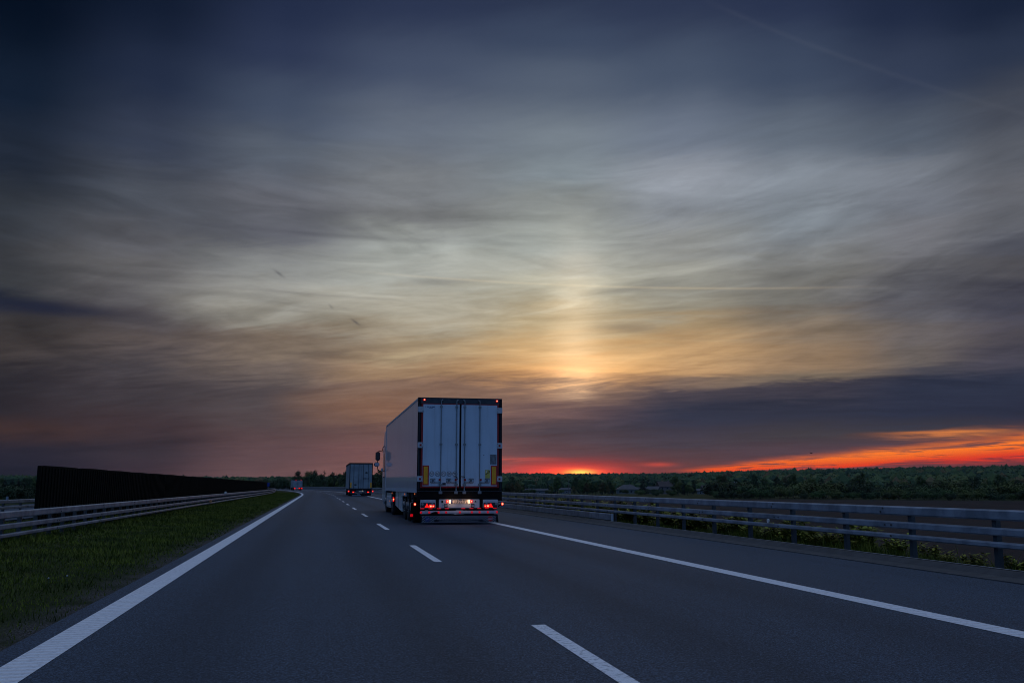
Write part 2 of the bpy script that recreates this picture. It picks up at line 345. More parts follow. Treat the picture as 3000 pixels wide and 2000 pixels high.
def ground_mat():
    m = bpy.data.materials.new('ground'); m.use_nodes = True
    G = Graph(m.node_tree); b = m.node_tree.nodes['Principled BSDF']
    t = m.node_tree.nodes.new('ShaderNodeTexCoord'); o = t.outputs['Object']
    at = m.node_tree.nodes.new('ShaderNodeAttribute'); at.attribute_name = 'tilled'
    ag = m.node_tree.nodes.new('ShaderNodeAttribute'); ag.attribute_name = 'gravelly'
    n1 = G.noise(o, 0.8, 6, 0.65); n2 = G.noise(o, 14.0, 5, 0.7); n3 = G.noise(o, 0.05, 4, 0.6)
    grass = G.mix(G.smooth(n1, 0.35, 0.65), (0.016, 0.024, 0.004), (0.028, 0.036, 0.006))
    grass = G.mix(G.smooth(n2, 0.5, 0.75, 0, 0.6), grass, (0.034, 0.033, 0.014))
    fld = G.mix(G.smooth(n3, 0.4, 0.6), (0.022, 0.017, 0.015), (0.032, 0.025, 0.021))
    fld = G.mix(G.smooth(n2, 0.35, 0.7, 0, 0.5), fld, (0.018, 0.014, 0.012))
    stones = G.mix(G.smooth(G.noise(o, 45.0, 4, 0.7), 0.45, 0.62), (0.030, 0.026, 0.022), (0.13, 0.12, 0.11))
    col = G.mix(at.outputs['Fac'], grass, fld)
    gm = G.m('MULTIPLY', ag.outputs['Fac'], G.smooth(n1, 0.3, 0.55))
    col = G.mix(gm, col, stones)
    m.node_tree.links.new(col, b.inputs['Base Color']); b.inputs['Roughness'].default_value = 0.95; b.inputs['Specular IOR Level'].default_value = 0.15
    bn = m.node_tree.nodes.new('ShaderNodeBump'); bn.inputs['Strength'].default_value = 0.6; bn.inputs['Distance'].default_value = 0.06
    m.node_tree.links.new(n2, bn.inputs['Height']); m.node_tree.links.new(bn.outputs[0], b.inputs['Normal'])
    return m

M = dict(
    asphalt=asphalt(), edge=paint(True), dash=paint(False), ground=ground_mat(),
    kerb=mat('concrete kerb', (0.075, 0.075, 0.075), 0.9, var=0.6, vscale=4, dark=(0.035, 0.035, 0.035), bump=0.3, bscale=60),
    kerb_edge=mat('kerb arris', (0.26, 0.26, 0.25), 0.85, var=0.7, vscale=3, dark=(0.12, 0.12, 0.115)),
    galv=mat('galvanised steel', (0.33, 0.365, 0.41), 0.5, 0.3, var=0.9, vscale=2.6, dark=(0.15, 0.17, 0.195), bump=0.12, bscale=8),
    galv_dull=mat('dull galvanised steel', (0.085, 0.09, 0.095), 0.7, 0.2, var=0.6, vscale=5),
    bolt=mat('bolt steel', (0.10, 0.10, 0.10), 0.5, 0.7),
    screen=mat('dark screen board', (0.007, 0.008, 0.006), 0.95, spec=0.1, var=0.5, vscale=1.2, bump=0.3, bscale=6),
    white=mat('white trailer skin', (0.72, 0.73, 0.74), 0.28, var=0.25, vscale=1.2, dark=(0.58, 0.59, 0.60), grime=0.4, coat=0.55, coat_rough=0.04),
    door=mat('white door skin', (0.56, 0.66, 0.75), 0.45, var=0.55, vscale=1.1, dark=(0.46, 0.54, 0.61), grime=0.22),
    grey_door=mat('grey door skin', (0.28, 0.34, 0.37), 0.55, var=0.7, vscale=0.9, dark=(0.13, 0.155, 0.175), grime=0.5),
    frame=mat('dark frame paint', (0.008, 0.009, 0.011), 0.55, spec=0.25, var=0.3, vscale=6),
    header=mat('frame header steel', (0.055, 0.066, 0.078), 0.45, 0.3, var=0.5, vscale=6),
    steel=mat('locking gear steel', (0.32, 0.34, 0.35), 0.35, 0.8, var=0.4, vscale=12),
    hinge=mat('hinge paint', (0.52, 0.54, 0.57), 0.45, var=0.3, vscale=10),
    black=mat('black rubber', (0.006, 0.006, 0.007), 0.9, spec=0.15, var=0.5, vscale=9),
    chassis=mat('chassis black', (0.008, 0.008, 0.009), 0.75, spec=0.2, var=0.5, vscale=5),
    tyre=mat('tyre rubber', (0.014, 0.014, 0.015), 0.85, bump=0.3, bscale=30, var=0.5, vscale=7),
    rim=mat('steel rim', (0.42, 0.43, 0.44), 0.4, 0.8, var=0.5, vscale=10),
    redtape=mat('red marking tape', (0.30, 0.006, 0.006), 0.4, var=0.4, vscale=14),
    amber=mat('amber marking plate', (0.90, 0.40, 0.015), 0.3, var=0.2, vscale=9),
    plate_red=mat('red marking plate', (0.50, 0.015, 0.010), 0.35, var=0.2, vscale=9),
    bumper=mat('bumper light grey paint', (0.55, 0.56, 0.60), 0.4, var=0.6, vscale=5, dark=(0.33, 0.34, 0.37)),
    sticker=mat('grey sticker', (0.20, 0.22, 0.24), 0.5, var=0.8, vscale=16),
    yellow=mat('yellow sticker', (0.62, 0.52, 0.10), 0.5, var=0.3, vscale=12),
    ink=mat('dark ink', (0.020, 0.022, 0.035), 0.5, var=0.2, vscale=9),
    decal=mat('decal white', (0.70, 0.71, 0.74), 0.45, var=0.2, vscale=9),
    flapwhite=mat('mudflap white', (0.27, 0.31, 0.39), 0.6, var=0.5, vscale=9),
    blue=mat('blue emblem', (0.02, 0.03, 0.16), 0.5, var=0.2, vscale=9),
    platewhite=mat('plate white', (0.82, 0.66, 0.52), 0.4, var=0.15, vscale=14),
    glass=mat('dark glass', (0.015, 0.017, 0.02), 0.08, spec=0.8, var=0.2, vscale=3),
    mirror_face=mat('mirror glass', (0.6, 0.62, 0.65), 0.05, 1.0, var=0.1, vscale=5),
    lens_dim=mat('unlit red lens', (0.30, 0.012, 0.010), 0.2, coat=0.5, var=0.2, vscale=20),
    lens_clear=mat('clear lens', (0.30, 0.30, 0.31), 0.2, coat=0.5, var=0.2, vscale=20),
    lens=mat('lit red lens', (0.5, 0.01, 0.01), 0.3, emit=(1.0, 0.012, 0.006), estr=1.0),
    retro_glow=mat('red reflector glow', (0.7, 0.01, 0.015), 0.3, emit=(1.0, 0.004, 0.012), estr=0.34),  # reflectors and tape: thrown-back headlight glow put in as emission
    bulb=mat('lit bulb', (0.8, 0.4, 0.3), 0.3, emit=(1.0, 0.26, 0.12), estr=2.6),
    amberlamp=mat('amber side lamp', (0.6, 0.2, 0.02), 0.3, emit=(1.0, 0.22, 0.06), estr=0.35),
    platelamp=mat('plate lamp', (0.9, 0.85, 0.7), 0.3, emit=(1.0, 0.72, 0.42), estr=2.2),
    signblue=mat('blue sign face', (0.015, 0.05, 0.32), 0.4, var=0.2, vscale=2),
    signback=mat('sign steel', (0.25, 0.26, 0.27), 0.5, 0.6, var=0.3, vscale=4),
    reflector=mat('white reflector', (0.75, 0.75, 0.72), 0.25, coat=0.4, var=0.2, vscale=20),
    amber_reflector=mat('amber reflector', (0.85, 0.40, 0.16), 0.3, coat=0.4, var=0.2, vscale=20),
    bark=mat('bark', (0.045, 0.036, 0.028), 0.9, var=0.7, vscale=4, bump=0.5, bscale=12),
    leaf_a=leafmat('oak foliage', (0.085, 0.125, 0.034), (0.040, 0.066, 0.022)),
    leaf_b=leafmat('ash foliage', (0.125, 0.15, 0.036), (0.058, 0.08, 0.024)),
    leaf_c=leafmat('dark foliage', (0.058, 0.086, 0.034), (0.024, 0.040, 0.018)),
    leaf_d=leafmat('autumn foliage', (0.13, 0.095, 0.036), (0.06, 0.060, 0.024)),
    needle=leafmat('spruce needles', (0.026, 0.040, 0.026), (0.010, 0.018, 0.013)),
    weed=leafmat('roadside weed leaves', (0.29, 0.28, 0.032), (0.09, 0.11, 0.018), 0.25, 6.0),
    forest=forest_mat(),
    grass=leafmat('verge grass', (0.140, 0.160, 0.015), (0.038, 0.052, 0.007), 0.0, 0.9),
    petal=mat('dandelion clock', (0.36, 0.36, 0.35), 0.8, var=0.2, vscale=80),
    stem=mat('weed stem', (0.07, 0.09, 0.03), 0.7, var=0.3, vscale=30),
    roof=mat('grey roof', (0.042, 0.048, 0.058), 0.6, var=0.5, vscale=0.6),
    roof_red=mat('red brown roof', (0.036, 0.024, 0.024), 0.7, var=0.5, vscale=0.6),
    wall_pale=mat('pale render', (0.17, 0.18, 0.185), 0.9, var=0.4, vscale=0.5),
    wall_pink=mat('pink grey render', (0.19, 0.15, 0.15), 0.9, var=0.4, vscale=0.5),
    wall_green=mat('grey green render', (0.16, 0.18, 0.175), 0.9, var=0.4, vscale=0.5),
    pane=mat('house window glass', (0.02, 0.022, 0.026), 0.1, spec=0.7, var=0.2, vscale=2),
    wood=mat('weathered pole', (0.16, 0.14, 0.12), 0.9, var=0.5, vscale=3),
    bird=mat('bird plumage', (0.012, 0.012, 0.012), 0.8, var=0.3, vscale=9),
)

# ------------------------------------------------------------------ mesh helpers
class MB:
    def __init__(s): s.v = []; s.f = []
    def add(s, v, f):
        o = len(s.v); s.v += [tuple(p) for p in v]; s.f += [tuple(i + o for i in q) for q in f]; return s
    def box(s, c, d, rz=0.0, rx=0.0):
        x, y, z = (k / 2 for k in d)
        pts = [Vector((a * x, b * y, e * z)) for e in (-1, 1) for a, b in ((-1, -1), (1, -1), (1, 1), (-1, 1))]
        if rx: pts = [Matrix.Rotation(rx, 3, 'X') @ p for p in pts]
        if rz: pts = [Matrix.Rotation(rz, 3, 'Z') @ p for p in pts]
        pts = [p + Vector(c) for p in pts]
        return s.add(pts, [(3, 2, 1, 0), (4, 5, 6, 7), (0, 1, 5, 4), (1, 2, 6, 5), (2, 3, 7, 6), (3, 0, 4, 7)])
    def span(s, a, b):
        return s.box([(p + q) / 2 for p, q in zip(a, b)], [abs(q - p) for p, q in zip(a, b)])
    def tube(s, pts, r, n=8, cap=True):
        pts = [Vector(p) for p in pts]; rings = []
        rs = r if isinstance(r, (list, tuple)) else [r] * len(pts)
        for i, p in enumerate(pts):
            d = (pts[min(i + 1, len(pts) - 1)] - pts[max(i - 1, 0)]).normalized()
            u = d.orthogonal().normalized() if abs(d.z) > 0.99 else d.cross(Vector((0, 0, 1))).normalized()
            w = d.cross(u)
            rings.append([p + (u * math.cos(2 * math.pi * k / n) + w * math.sin(2 * math.pi * k / n)) * rs[i] for k in range(n)])
        v = [q for r_ in rings for q in r_]; f = []
        for i in range(len(pts) - 1):
            for k in range(n):
                f.append((i * n + k, i * n + (k + 1) % n, (i + 1) * n + (k + 1) % n, (i + 1) * n + k))
        if cap: f += [tuple(range(n))[::-1], tuple((len(pts) - 1) * n + k for k in range(n))]
        return s.add(v, f)
    def disc(s, c, r, depth, axis='Y', n=20, r2=None):
        c = Vector(c); d = {'X': Vector((1, 0, 0)), 'Y': Vector((0, 1, 0)), 'Z': Vector((0, 0, 1))}[axis] * depth / 2
        return s.tube([c - d, c + d], [r, r2 or r], n)
    def prism(s, poly, y0, y1):
        """polygon in local x,z extruded along y"""
        n = len(poly)
        v = [(a, y0, b) for a, b in poly] + [(a, y1, b) for a, b in poly]
        f = [tuple(range(n)), tuple(range(2 * n - 1, n - 1, -1))] + [(i, i + n, (i + 1) % n + n, (i + 1) % n) for i in range(n)]
        return s.add(v, f)
    def prism_x(s, poly, x0, x1):
        """polygon in local y,z extruded along x"""
        n = len(poly)
        v = [(x0, a, b) for a, b in poly] + [(x1, a, b) for a, b in poly]
        f = [tuple(range(n)), tuple(range(2 * n - 1, n - 1, -1))] + [(i, i + n, (i + 1) % n + n, (i + 1) % n) for i in range(n)]
        return s.add(v, f)
    def build(s, name, m, parent=None, bevel=0.0, smooth=False):
        me = bpy.data.meshes.new(name); me.from_pydata(s.v, [], s.f)
        bm = bmesh.new(); bm.from_mesh(me); bmesh.ops.recalc_face_normals(bm, faces=bm.faces)
        if bevel: bmesh.ops.bevel(bm, geom=list(bm.edges), offset=bevel, segments=2, affect='EDGES', clamp_overlap=True)
        bm.to_mesh(me); bm.free()
        if smooth: me.polygons.foreach_set('use_smooth', [True] * len(me.polygons))
        if m: me.materials.append(m)
        o = bpy.data.objects.new(name, me); COL.objects.link(o)
        if parent: o.parent = parent
        return o

def quads(name, v, m, parent=None, per=4, extra=None):
    n = len(v) // per
    me = bpy.data.meshes.new(name); me.vertices.add(len(v)); me.vertices.foreach_set('co', np.asarray(v, np.float32).ravel())
    me.loops.add(len(v)); me.loops.foreach_set('vertex_index', np.arange(len(v), dtype=np.int32))
    me.polygons.add(n); me.polygons.foreach_set('loop_start', np.arange(0, len(v), per, dtype=np.int32))
    me.polygons.foreach_set('loop_total', np.full(n, per, np.int32))
    me.update(); me.validate(); me.materials.append(m)
    o = bpy.data.objects.new(name, me); COL.objects.link(o)
    if parent: o.parent = parent
    return o

def tag(o, label, cat, group=None):
    o['label'] = label; o['category'] = cat
    if group: o['group'] = group
    return o
def kind(o, k): o['kind'] = k; return o
def empty(name, loc, rz=0.0):
    o = bpy.data.objects.new(name, None); COL.objects.link(o); o.location = loc; o.rotation_euler = (0, 0, rz); o.empty_display_size = 0.3
    return o
def copy_tree(o, parent=None):
    c = o.copy(); COL.objects.link(c)
    if parent: c.parent = parent
    for ch in list(o.children): copy_tree(ch, c)
    return c

def stations(l0, l1):
    out = [l0]; l = l0
    while l < l1:
        l += 1.5 if l < 40 else 4.0
        out.append(min(l, l1))
    return out

def sweep(name, prof, l0, l1, m, parent=None, closed=False, step=None, smooth=False, dz=lambda l: 0.0):
    ls = stations(l0, l1); mb = MB(); n = len(prof)
    v = [P(l, s, z + dz(l)) for l in ls for s, z in prof]; f = []
    for i in range(len(ls) - 1):
        for k in range(n if closed else n - 1):
            f.append((i * n + k, i * n + (k + 1) % n, (i + 1) * n + (k + 1) % n, (i + 1) * n + k))
    if closed: f += [tuple(range(n))[::-1], tuple((len(ls) - 1) * n + k for k in range(n))]
    mb.add(v, f)
    return mb.build(name, m, parent, smooth=smooth)

_txt = {}
def text_mesh(body, size, depth=0.002):
    cu = bpy.data.curves.new('txt', 'FONT'); cu.body = body; cu.size = size; cu.align_x = 'CENTER'; cu.align_y = 'CENTER'; cu.extrude = depth
    o = bpy.data.objects.new('txt', cu); COL.objects.link(o)
    bpy.context.view_layer.update()
    me = bpy.data.meshes.new_from_object(o.evaluated_get(bpy.context.evaluated_depsgraph_get()))
    bpy.data.objects.remove(o); bpy.data.curves.remove(cu)
    return me
def lettering(name, body, size, loc, m, parent, sx=1.0, sz=1.0):
    """letters lying in local x,z, read from -y"""
    me = text_mesh(body, size)
    me.transform(Matrix.Diagonal((sx, sz, 1, 1))); me.transform(Matrix.Rotation(R_(90), 4, 'X')); me.transform(Matrix.Translation(loc))
    me.materials.clear(); me.materials.append(m)
    o = bpy.data.objects.new(name, me); COL.objects.link(o); o.parent = parent
    return o

# ------------------------------------------------------------------ terrain
RIDGE_AZ = np.array([-180, -40, -31, -22, -15, -12, -6.5, 0, 4, 8, 11, 15, 18, 21, 24.3, 29.5, 40, 180.])
RIDGE_EL = np.array([0.5, 0.55, 0.55, 0.52, 0.50, 0.54, 0.76, 0.79, 0.75, 0.76, 0.80, 0.95, 1.01, 1.05, 1.10, 1.17, 1.1, 0.5])
RIDGE_R = np.array([3000, 3000, 3000, 3000, 3100, 3000, 2700, 2600, 2600, 2500, 2300, 1900, 1800, 1700, 1600, 1500, 1500, 3000.])
def ridge(a):
    return np.interp(a, RIDGE_AZ, RIDGE_EL), np.interp(a, RIDGE_AZ, RIDGE_R)

def ground_z(x, y):
    l, s = road_coords(x, y)
    r = np.hypot(x, y); a = np.degrees(np.arctan2(x, y))
    re, rr = ridge(a)
    near = np.interp(s, [-4000, -300, -60, -26, -21.5, -20.5, -11.5, -10.5, -7.5, -5.75, -4.2, -2.2, 8.5, 9.7, 15, 40, 290, 700, 4000],
                     [-6, -3, -1.2, -0.9, -0.35, -0.22, -0.22, -0.18, 0.02, 0.06, 0.0, -0.05, -0.05, -0.10, -2.5, -2.7, -3.2, -6.5, -7])
    near = np.where(r > 290, np.minimum(near, near), near)
    top = CAM_H + rr * np.tan(np.radians(re)) - 13.0
    t = np.clip((r - 750) / (rr - 750), 0, 1)
    base = np.where(a > -10, -6.0, -3.0)
    far = base + (top - base) * t ** 0.85
    far = np.where(r > rr, top - (r - rr) * 0.02, far)
    w = np.clip((r - 450) / 300.0, 0, 1); w = w * w * (3 - 2 * w)
    return near * (1 - w) + far * w

def build_ground():
    rr = [0.0] + list(np.geomspace(1.2, 6000, 420))
    aa = np.concatenate([np.arange(-52, 52.01, 0.4), np.arange(55, 308, 4.0)])
    A, Rr = np.meshgrid(np.radians(aa), np.array(rr)); na = len(aa)
    X = np.sin(A) * Rr; Y = np.cos(A) * Rr; Z = ground_z(X, Y)
    v = np.stack([X, Y, Z], -1).reshape(-1, 3)
    nr = len(rr)
    i = np.arange(nr - 1)[:, None] * na; k = np.arange(na)[None, :]; k2 = (k + 1) % na
    f = np.stack([i + k, i + k2, i + na + k2, i + na + k], -1).reshape(-1, 4)[::1]
    me = bpy.data.meshes.new('ground'); me.from_pydata(v.tolist(), [], f[:, ::-1].tolist())
    l, s = road_coords(v[:, 0], v[:, 1]); rad = np.hypot(v[:, 0], v[:, 1])
    tilled = np.clip((s - 13.5) / 3.0, 0, 1) * np.clip((300 - rad) / 20, 0, 1)
    grav = np.clip(1 - np.abs(s + 2.2) / 0.5, 0, 1) + np.clip(1 - np.abs(s - 9.0) / 0.9, 0, 1)
    for nm, d in (('tilled', tilled), ('gravelly', np.clip(grav * 1.4, 0, 1))):
        at = me.attributes.new(nm, 'FLOAT', 'POINT'); at.data.foreach_set('value', d.astype(np.float32))
    me.polygons.foreach_set('use_smooth', [True] * len(me.polygons)); me.materials.append(M['ground'])
    o = bpy.data.objects.new('ground', me); COL.objects.link(o); kind(o, 'structure')
build_ground()

# ------------------------------------------------------------------ road
def road_sheet(name, s0, s1, l0, l1, z, m, skirt=0.4):
    prof = [(s0, z - skirt), (s0, z), ((s0 + s1) / 2, z), (s1, z), (s1, z - skirt)]
    return kind(sweep(name, prof, l0, l1, m), 'structure')
road_sheet('road', -2.15, 8.16, -40, 420, 0.0, M['asphalt'])
road_sheet('opposite_road', -20.4, -11.6, -40, 420, -0.16, M['asphalt'])
def line(s0, s1, l0, l1, m, name='road_marking', z=0.004):
    return kind(sweep(name, [(s0, z), (s1, z)], l0, l1, m), 'structure')
line(-1.952, -1.697, -40, 420, M['edge']); line(5.30, 5.545, -40, 420, M['edge'])
l = 5.0 - 10.4 * 3 - 1.25
dash_ls = []
k = -3
while True:
    a = 3.66 + 10.36 * k; 
    if a > 380: break
    line(1.775, 1.897, a, a + 3.91, M['dash']); k += 1
kb = sweep('kerb', [(8.162, -0.3), (8.162, 0.012), (8.42, 0.030), (8.52, 0.085), (8.64, 0.095), (8.66, 0.085), (8.66, -0.3)], -40, 420, M['kerb'])
kind(kb, 'structure')
kind(sweep('kerb_edge', [(8.60, 0.099), (8.63, 0.102), (8.665, 0.099), (8.667, 0.05)], -40, 420, M['kerb_edge']), 'structure')

# ------------------------------------------------------------------ guardrails
def beam_profile(face, side, dz, z0, z1):
    """one fold of the two-wave beam: a channel with sloping lips, open at the back"""
    h = z1 - z0
    pts = [(0.0, z1 - .010), (.030, z1), (.062, z1 - .004), (.080, z1 - .022), (.080, z0 + .018), (.062, z0 + .003), (.030, z0), (0.0, z0 + .010)]
    f = [(face + side * (d - 0.08), z + dz) for d, z in pts]
    b = [(face + side * (d - 0.086), z0 + h / 2 + (z - z0 - h / 2) * 0.90 + dz) for d, z in reversed(pts)]
    return f + b
def box_profile(face, side, z0, z1, depth, dz, c=0.020):
    a, b = face, face - side * depth
    return [(a, z0 + c + dz), (a, z1 - c + dz), (a - side * c, z1 + dz), (b + side * c, z1 + dz), (b, z1 - c + dz), (b, z0 + c + dz), (b + side * c, z0 + dz), (a - side * c, z0 + dz)]

def guardrail(name, label, face, side, dz, l0, l1, pitch, lp0, nparts, splice_pitch):
    root = empty(name, P(l0, face, dz), heading(l0)); tag(root, label, 'guardrail')
    inv = root.matrix_basis.inverted()
    def own(o):
        o.parent = root; o.matrix_parent_inverse = inv; return o
    bpy.context.view_layer.update()
    own(sweep('top_rail', box_profile(face, side, 0.70, 0.838, 0.10, dz), l0, l1, M['galv'], closed=True))
    own(sweep('upper_beam', beam_profile(face, side, dz, .497, .605), l0, l1, M['galv'], closed=True))
    own(sweep('lower_beam', beam_profile(face, side, dz, .338, .420), l0, l1, M['galv'], closed=True))
    ls = [lp0 + pitch * i for i in range(int((l1 - lp0) / pitch))]
    proto = None; rest = MB()
    c = face - side * 0.175
    for i, lq in enumerate(ls):
        if i < nparts:
            if proto is None:
                mb = MB()
                for a, b in (((-0.040, -0.07, -0.5), (0.040, -0.063, 0.80)), ((-0.040, -0.0625, -0.5), (-0.033, 0.0, 0.80)), ((0.033, -0.0625, -0.5), (0.040, 0.0, 0.80))): mb.span(a, b)
                mb.span((-0.030, -0.0845, 0.36), (0.030, -0.0705, 0.40)); mb.span((-0.030, -0.0845, 0.53), (0.030, -0.0705, 0.58))
                proto = mb.build('post', M['galv_dull']); o = proto
            else:
                o = proto.copy(); COL.objects.link(o)
            o.location = P(lq, c, dz)
            o.rotation_euler = (0, 0, heading(lq) + (R_(-90) if side < 0 else R_(90)))
            own(o)
        else:
            q = P(lq, c, dz + 0.3); rest.box(q, (0.12, 0.10, 1.0), heading(lq))
    if rest.v: kind(own(rest.build('far_posts', M['galv_dull'])), 'stuff')
    bolt = None; lq = lp0 + pitch * 0.3; k = 0
    while k < 13:
        for u, z, off in ((-0.035, 0.80, 0.0), (0.03, 0.745, 0.0), (-0.22, 0.55, 0.0), (-0.06, 0.545, 0.0), (-0.2, 0.382, 0.0)):
            if bolt is None:
                mb = MB(); mb.disc((0, 0, 0), 0.015, 0.014, 'Y', 8); bolt = mb.build('bolt', M['bolt']); o = bolt
            else: o = bolt.copy(); COL.objects.link(o)
            o.location = P(lq + u, face + side * 0.004, dz + z); o.rotation_euler = (0, 0, heading(lq) + (R_(-90) if side < 0 else R_(90)))
            own(o)
        lq += splice_pitch; k += 1
    return root, own

gr, own = guardrail('guardrail', 'long galvanised guardrail between the right hard shoulder and the field', 8.75, -1, 0.0, 4.0, 330.0, 1.775, 5.30, 95, 3.55)
mb = MB(); q = P(16.62, 8.72, 0.468); mb.disc((0, 0, 0), 0.042, 0.02, 'Y', 18)
o = mb.build('reflector', M['reflector']); o.location = q; o.rotation_euler = (0, 0, RA + R_(-90)); own(o)
gl, own = guardrail('guardrail', 'galvanised guardrail on the left grass verge in front of the black screen', -5.75, 1, -0.17, 8.0, 330.0, 1.065, 9.55, 95, 4.26)
for (lq, z, mm) in ((60.0, 0.84 - 0.17 + 0.05, 'reflector'), (52.0, 0.465 - 0.17, 'amber_reflector')):
    mb = MB(); mb.span((-0.06, -0.03, -0.07), (0.06, 0.03, 0.07))
    o = mb.build('reflector', M[mm], bevel=0.01); o.location = P(lq, -5.70, z); o.rotation_euler = (0, 0, RA); own(o)
g2, own = guardrail('guardrail', 'dark guardrail of the opposite carriageway, seen left of the black screen', -11.1, 1, -0.2, 20.0, 330.0, 2.0, 20.5, 60, 6.0)
mb = MB(); mb.span((-0.04, -0.03, -0.06), (0.04, 0.03, 0.06)); o = mb.build('reflector', M['galv'], bevel=0.01); o.location = P(36.5, -11.12, 0.70); own(o)

# low solid barrier along the kerb under the far part of the rail
lb = empty('low_barrier', P(26.3, 8.70), RA); tag(lb, 'low solid grey barrier along the kerb under the far end of the right guardrail', 'barrier')
bpy.context.view_layer.update(); inv = lb.matrix_basis.inverted()
o = sweep('barrier_panel', box_profile(8.685, -1, 0.105, 0.315, 0.05, 0.0), 26.3, 330, M['galv'], closed=True); o.parent = lb; o.matrix_parent_inverse = inv
mb = MB(); mb.span((-0.03, -0.03, 0.10), (0.035, -0.002, 0.325)); o = mb.build('end_plate', M['hinge'], lb); o.location = (-0.01, 0, 0)
proto = None
for i in range(60):
    lq = 27 + i * 3.0
    if proto is None:
        mb = MB(); mb.box((0, 0, 0), (0.06, 0.1, 0.14)); proto = mb.build('support_foot', M['galv_dull']); o = proto
    else: o = proto.copy(); COL.objects.link(o)
    o.location = P(lq, 8.70, 0.05); o.rotation_euler = (0, 0, heading(lq)); o.parent = lb; o.matrix_parent_inverse = inv

# black anti-glare screen in the median
sc = empty('anti_glare_screen', P(26.0, -7.2, -0.08), RA); tag(sc, 'long black anti-glare screen standing in the median behind the left guardrail', 'screen')
bpy.context.view_layer.update(); inv = sc.matrix_basis.inverted()
proto = None
lq = 26.0; pl = 4.0; i = 0
while lq < 260:
    if proto is None:
        mb = MB(); w = pl - 0.05
        mb.span((-0.03, 0.0, 0.05), (0.03, w, 1.73))
        for j in range(13): mb.span((0.0302, 0.12 + j * 0.3, 0.06), (0.055, 0.24 + j * 0.3, 1.71))
        mb.prism_x([(0, 1.7298), (w, 1.7298), (w - 0.25, 1.758), (w / 2, 1.768), (0.25, 1.758)], -0.029, 0.029)
        proto = mb.build('screen_panel', M['screen']); o = proto
    else: o = proto.copy(); COL.objects.link(o)
    p = P(lq, -7.2, -0.08); q = P(lq + pl, -7.2, -0.08)
    p.z += 0.008 * math.sin(i * 2.4) * math.cos(i * .7)
    o.location = p; o.rotation_euler = (0, 0.004 * math.sin(i * 1.7), math.atan2(-(q.x - p.x), q.y - p.y)); o.parent = sc; o.matrix_parent_inverse = inv
    lq += pl; i += 1
proto = None
for i in range(59):
    lq = 25.98 + i * pl
    if proto is None:
        mb = MB(); mb.box((0, 0, 0.87), (0.09, 0.045, 1.9)); proto = mb.build('screen_post', M['screen']); o = proto
    else: o = proto.copy(); COL.objects.link(o)
    o.location = P(lq, -7.2, -0.15); o.rotation_euler = (0, 0, heading(lq)); o.parent = sc; o.matrix_parent_inverse = inv

# ------------------------------------------------------------------ articulated truck
def poly_clip(poly, x0, x1, z0, z1):
    for ax, lim, sg in ((0, x0, 1), (0, x1, -1), (1, z0, 1), (1, z1, -1)):
        out = []
        for i, p in enumerate(poly):
            q = poly[(i + 1) % len(poly)]
            dp, dq = sg * (p[ax] - lim), sg * (q[ax] - lim)
            if dp >= 0: out.append(p)
            if dp * dq < 0:
                t = dp / (dp - dq); out.append((p[0] + (q[0] - p[0]) * t, p[1] + (q[1] - p[1]) * t))
        poly = out
        if len(poly) < 3: return []
    return poly

def wheel(parent, x, y, rad=0.50, wid=0.36, side=-1):
    w = MB(); prof = [(-wid / 2, rad * .60), (-wid / 2, rad * .92), (-wid / 2 + .04, rad), (wid / 2 - .04, rad), (wid / 2, rad * .92), (wid / 2, rad * .60)]
    n = 32; v = []; f = []
    for k in range(n):
        a = 2 * math.pi * k / n
        v += [(px_, r_ * math.cos(a), r_ * math.sin(a)) for px_, r_ in prof]
    m_ = len(prof)
    for k in range(n):
        for j in range(m_): f.append((k * m_ + j, k * m_ + (j + 1) % m_, ((k + 1) % n) * m_ + (j + 1) % m_, ((k + 1) % n) * m_ + j))
    w.add(v, f)
    t = w.build('wheel', M['tyre'], parent, smooth=False); t.location = (x, y, rad)
    rm = MB(); rm.disc((side * (wid / 2 - 0.06), 0, 0), rad * .60, 0.05, 'X', 28); rm.disc((side * (wid / 2 - 0.01), 0, 0), rad * .24, 0.14, 'X', 16)
    for k in range(10): rm.disc((side * (wid / 2 - 0.02), rad * .40 * math.cos(k * .628), rad * .40 * math.sin(k * .628)), 0.016, 0.06, 'X', 8)
    rm.build('rim', M['rim'], t)
    return t

def lamp(name, parent, loc, size, m, bulb=None):
    mb = MB(); mb.span([-s / 2 for s in size], [s / 2 for s in size])
    o = mb.build(name, m, parent, bevel=min(size) * 0.22); o.location = loc
    if bulb:
        b = MB(); b.disc((0, -size[1] / 2 - 0.004, 0), bulb, 0.012, 'Y', 14); b.build('bulb', M['bulb'], o)
    return o

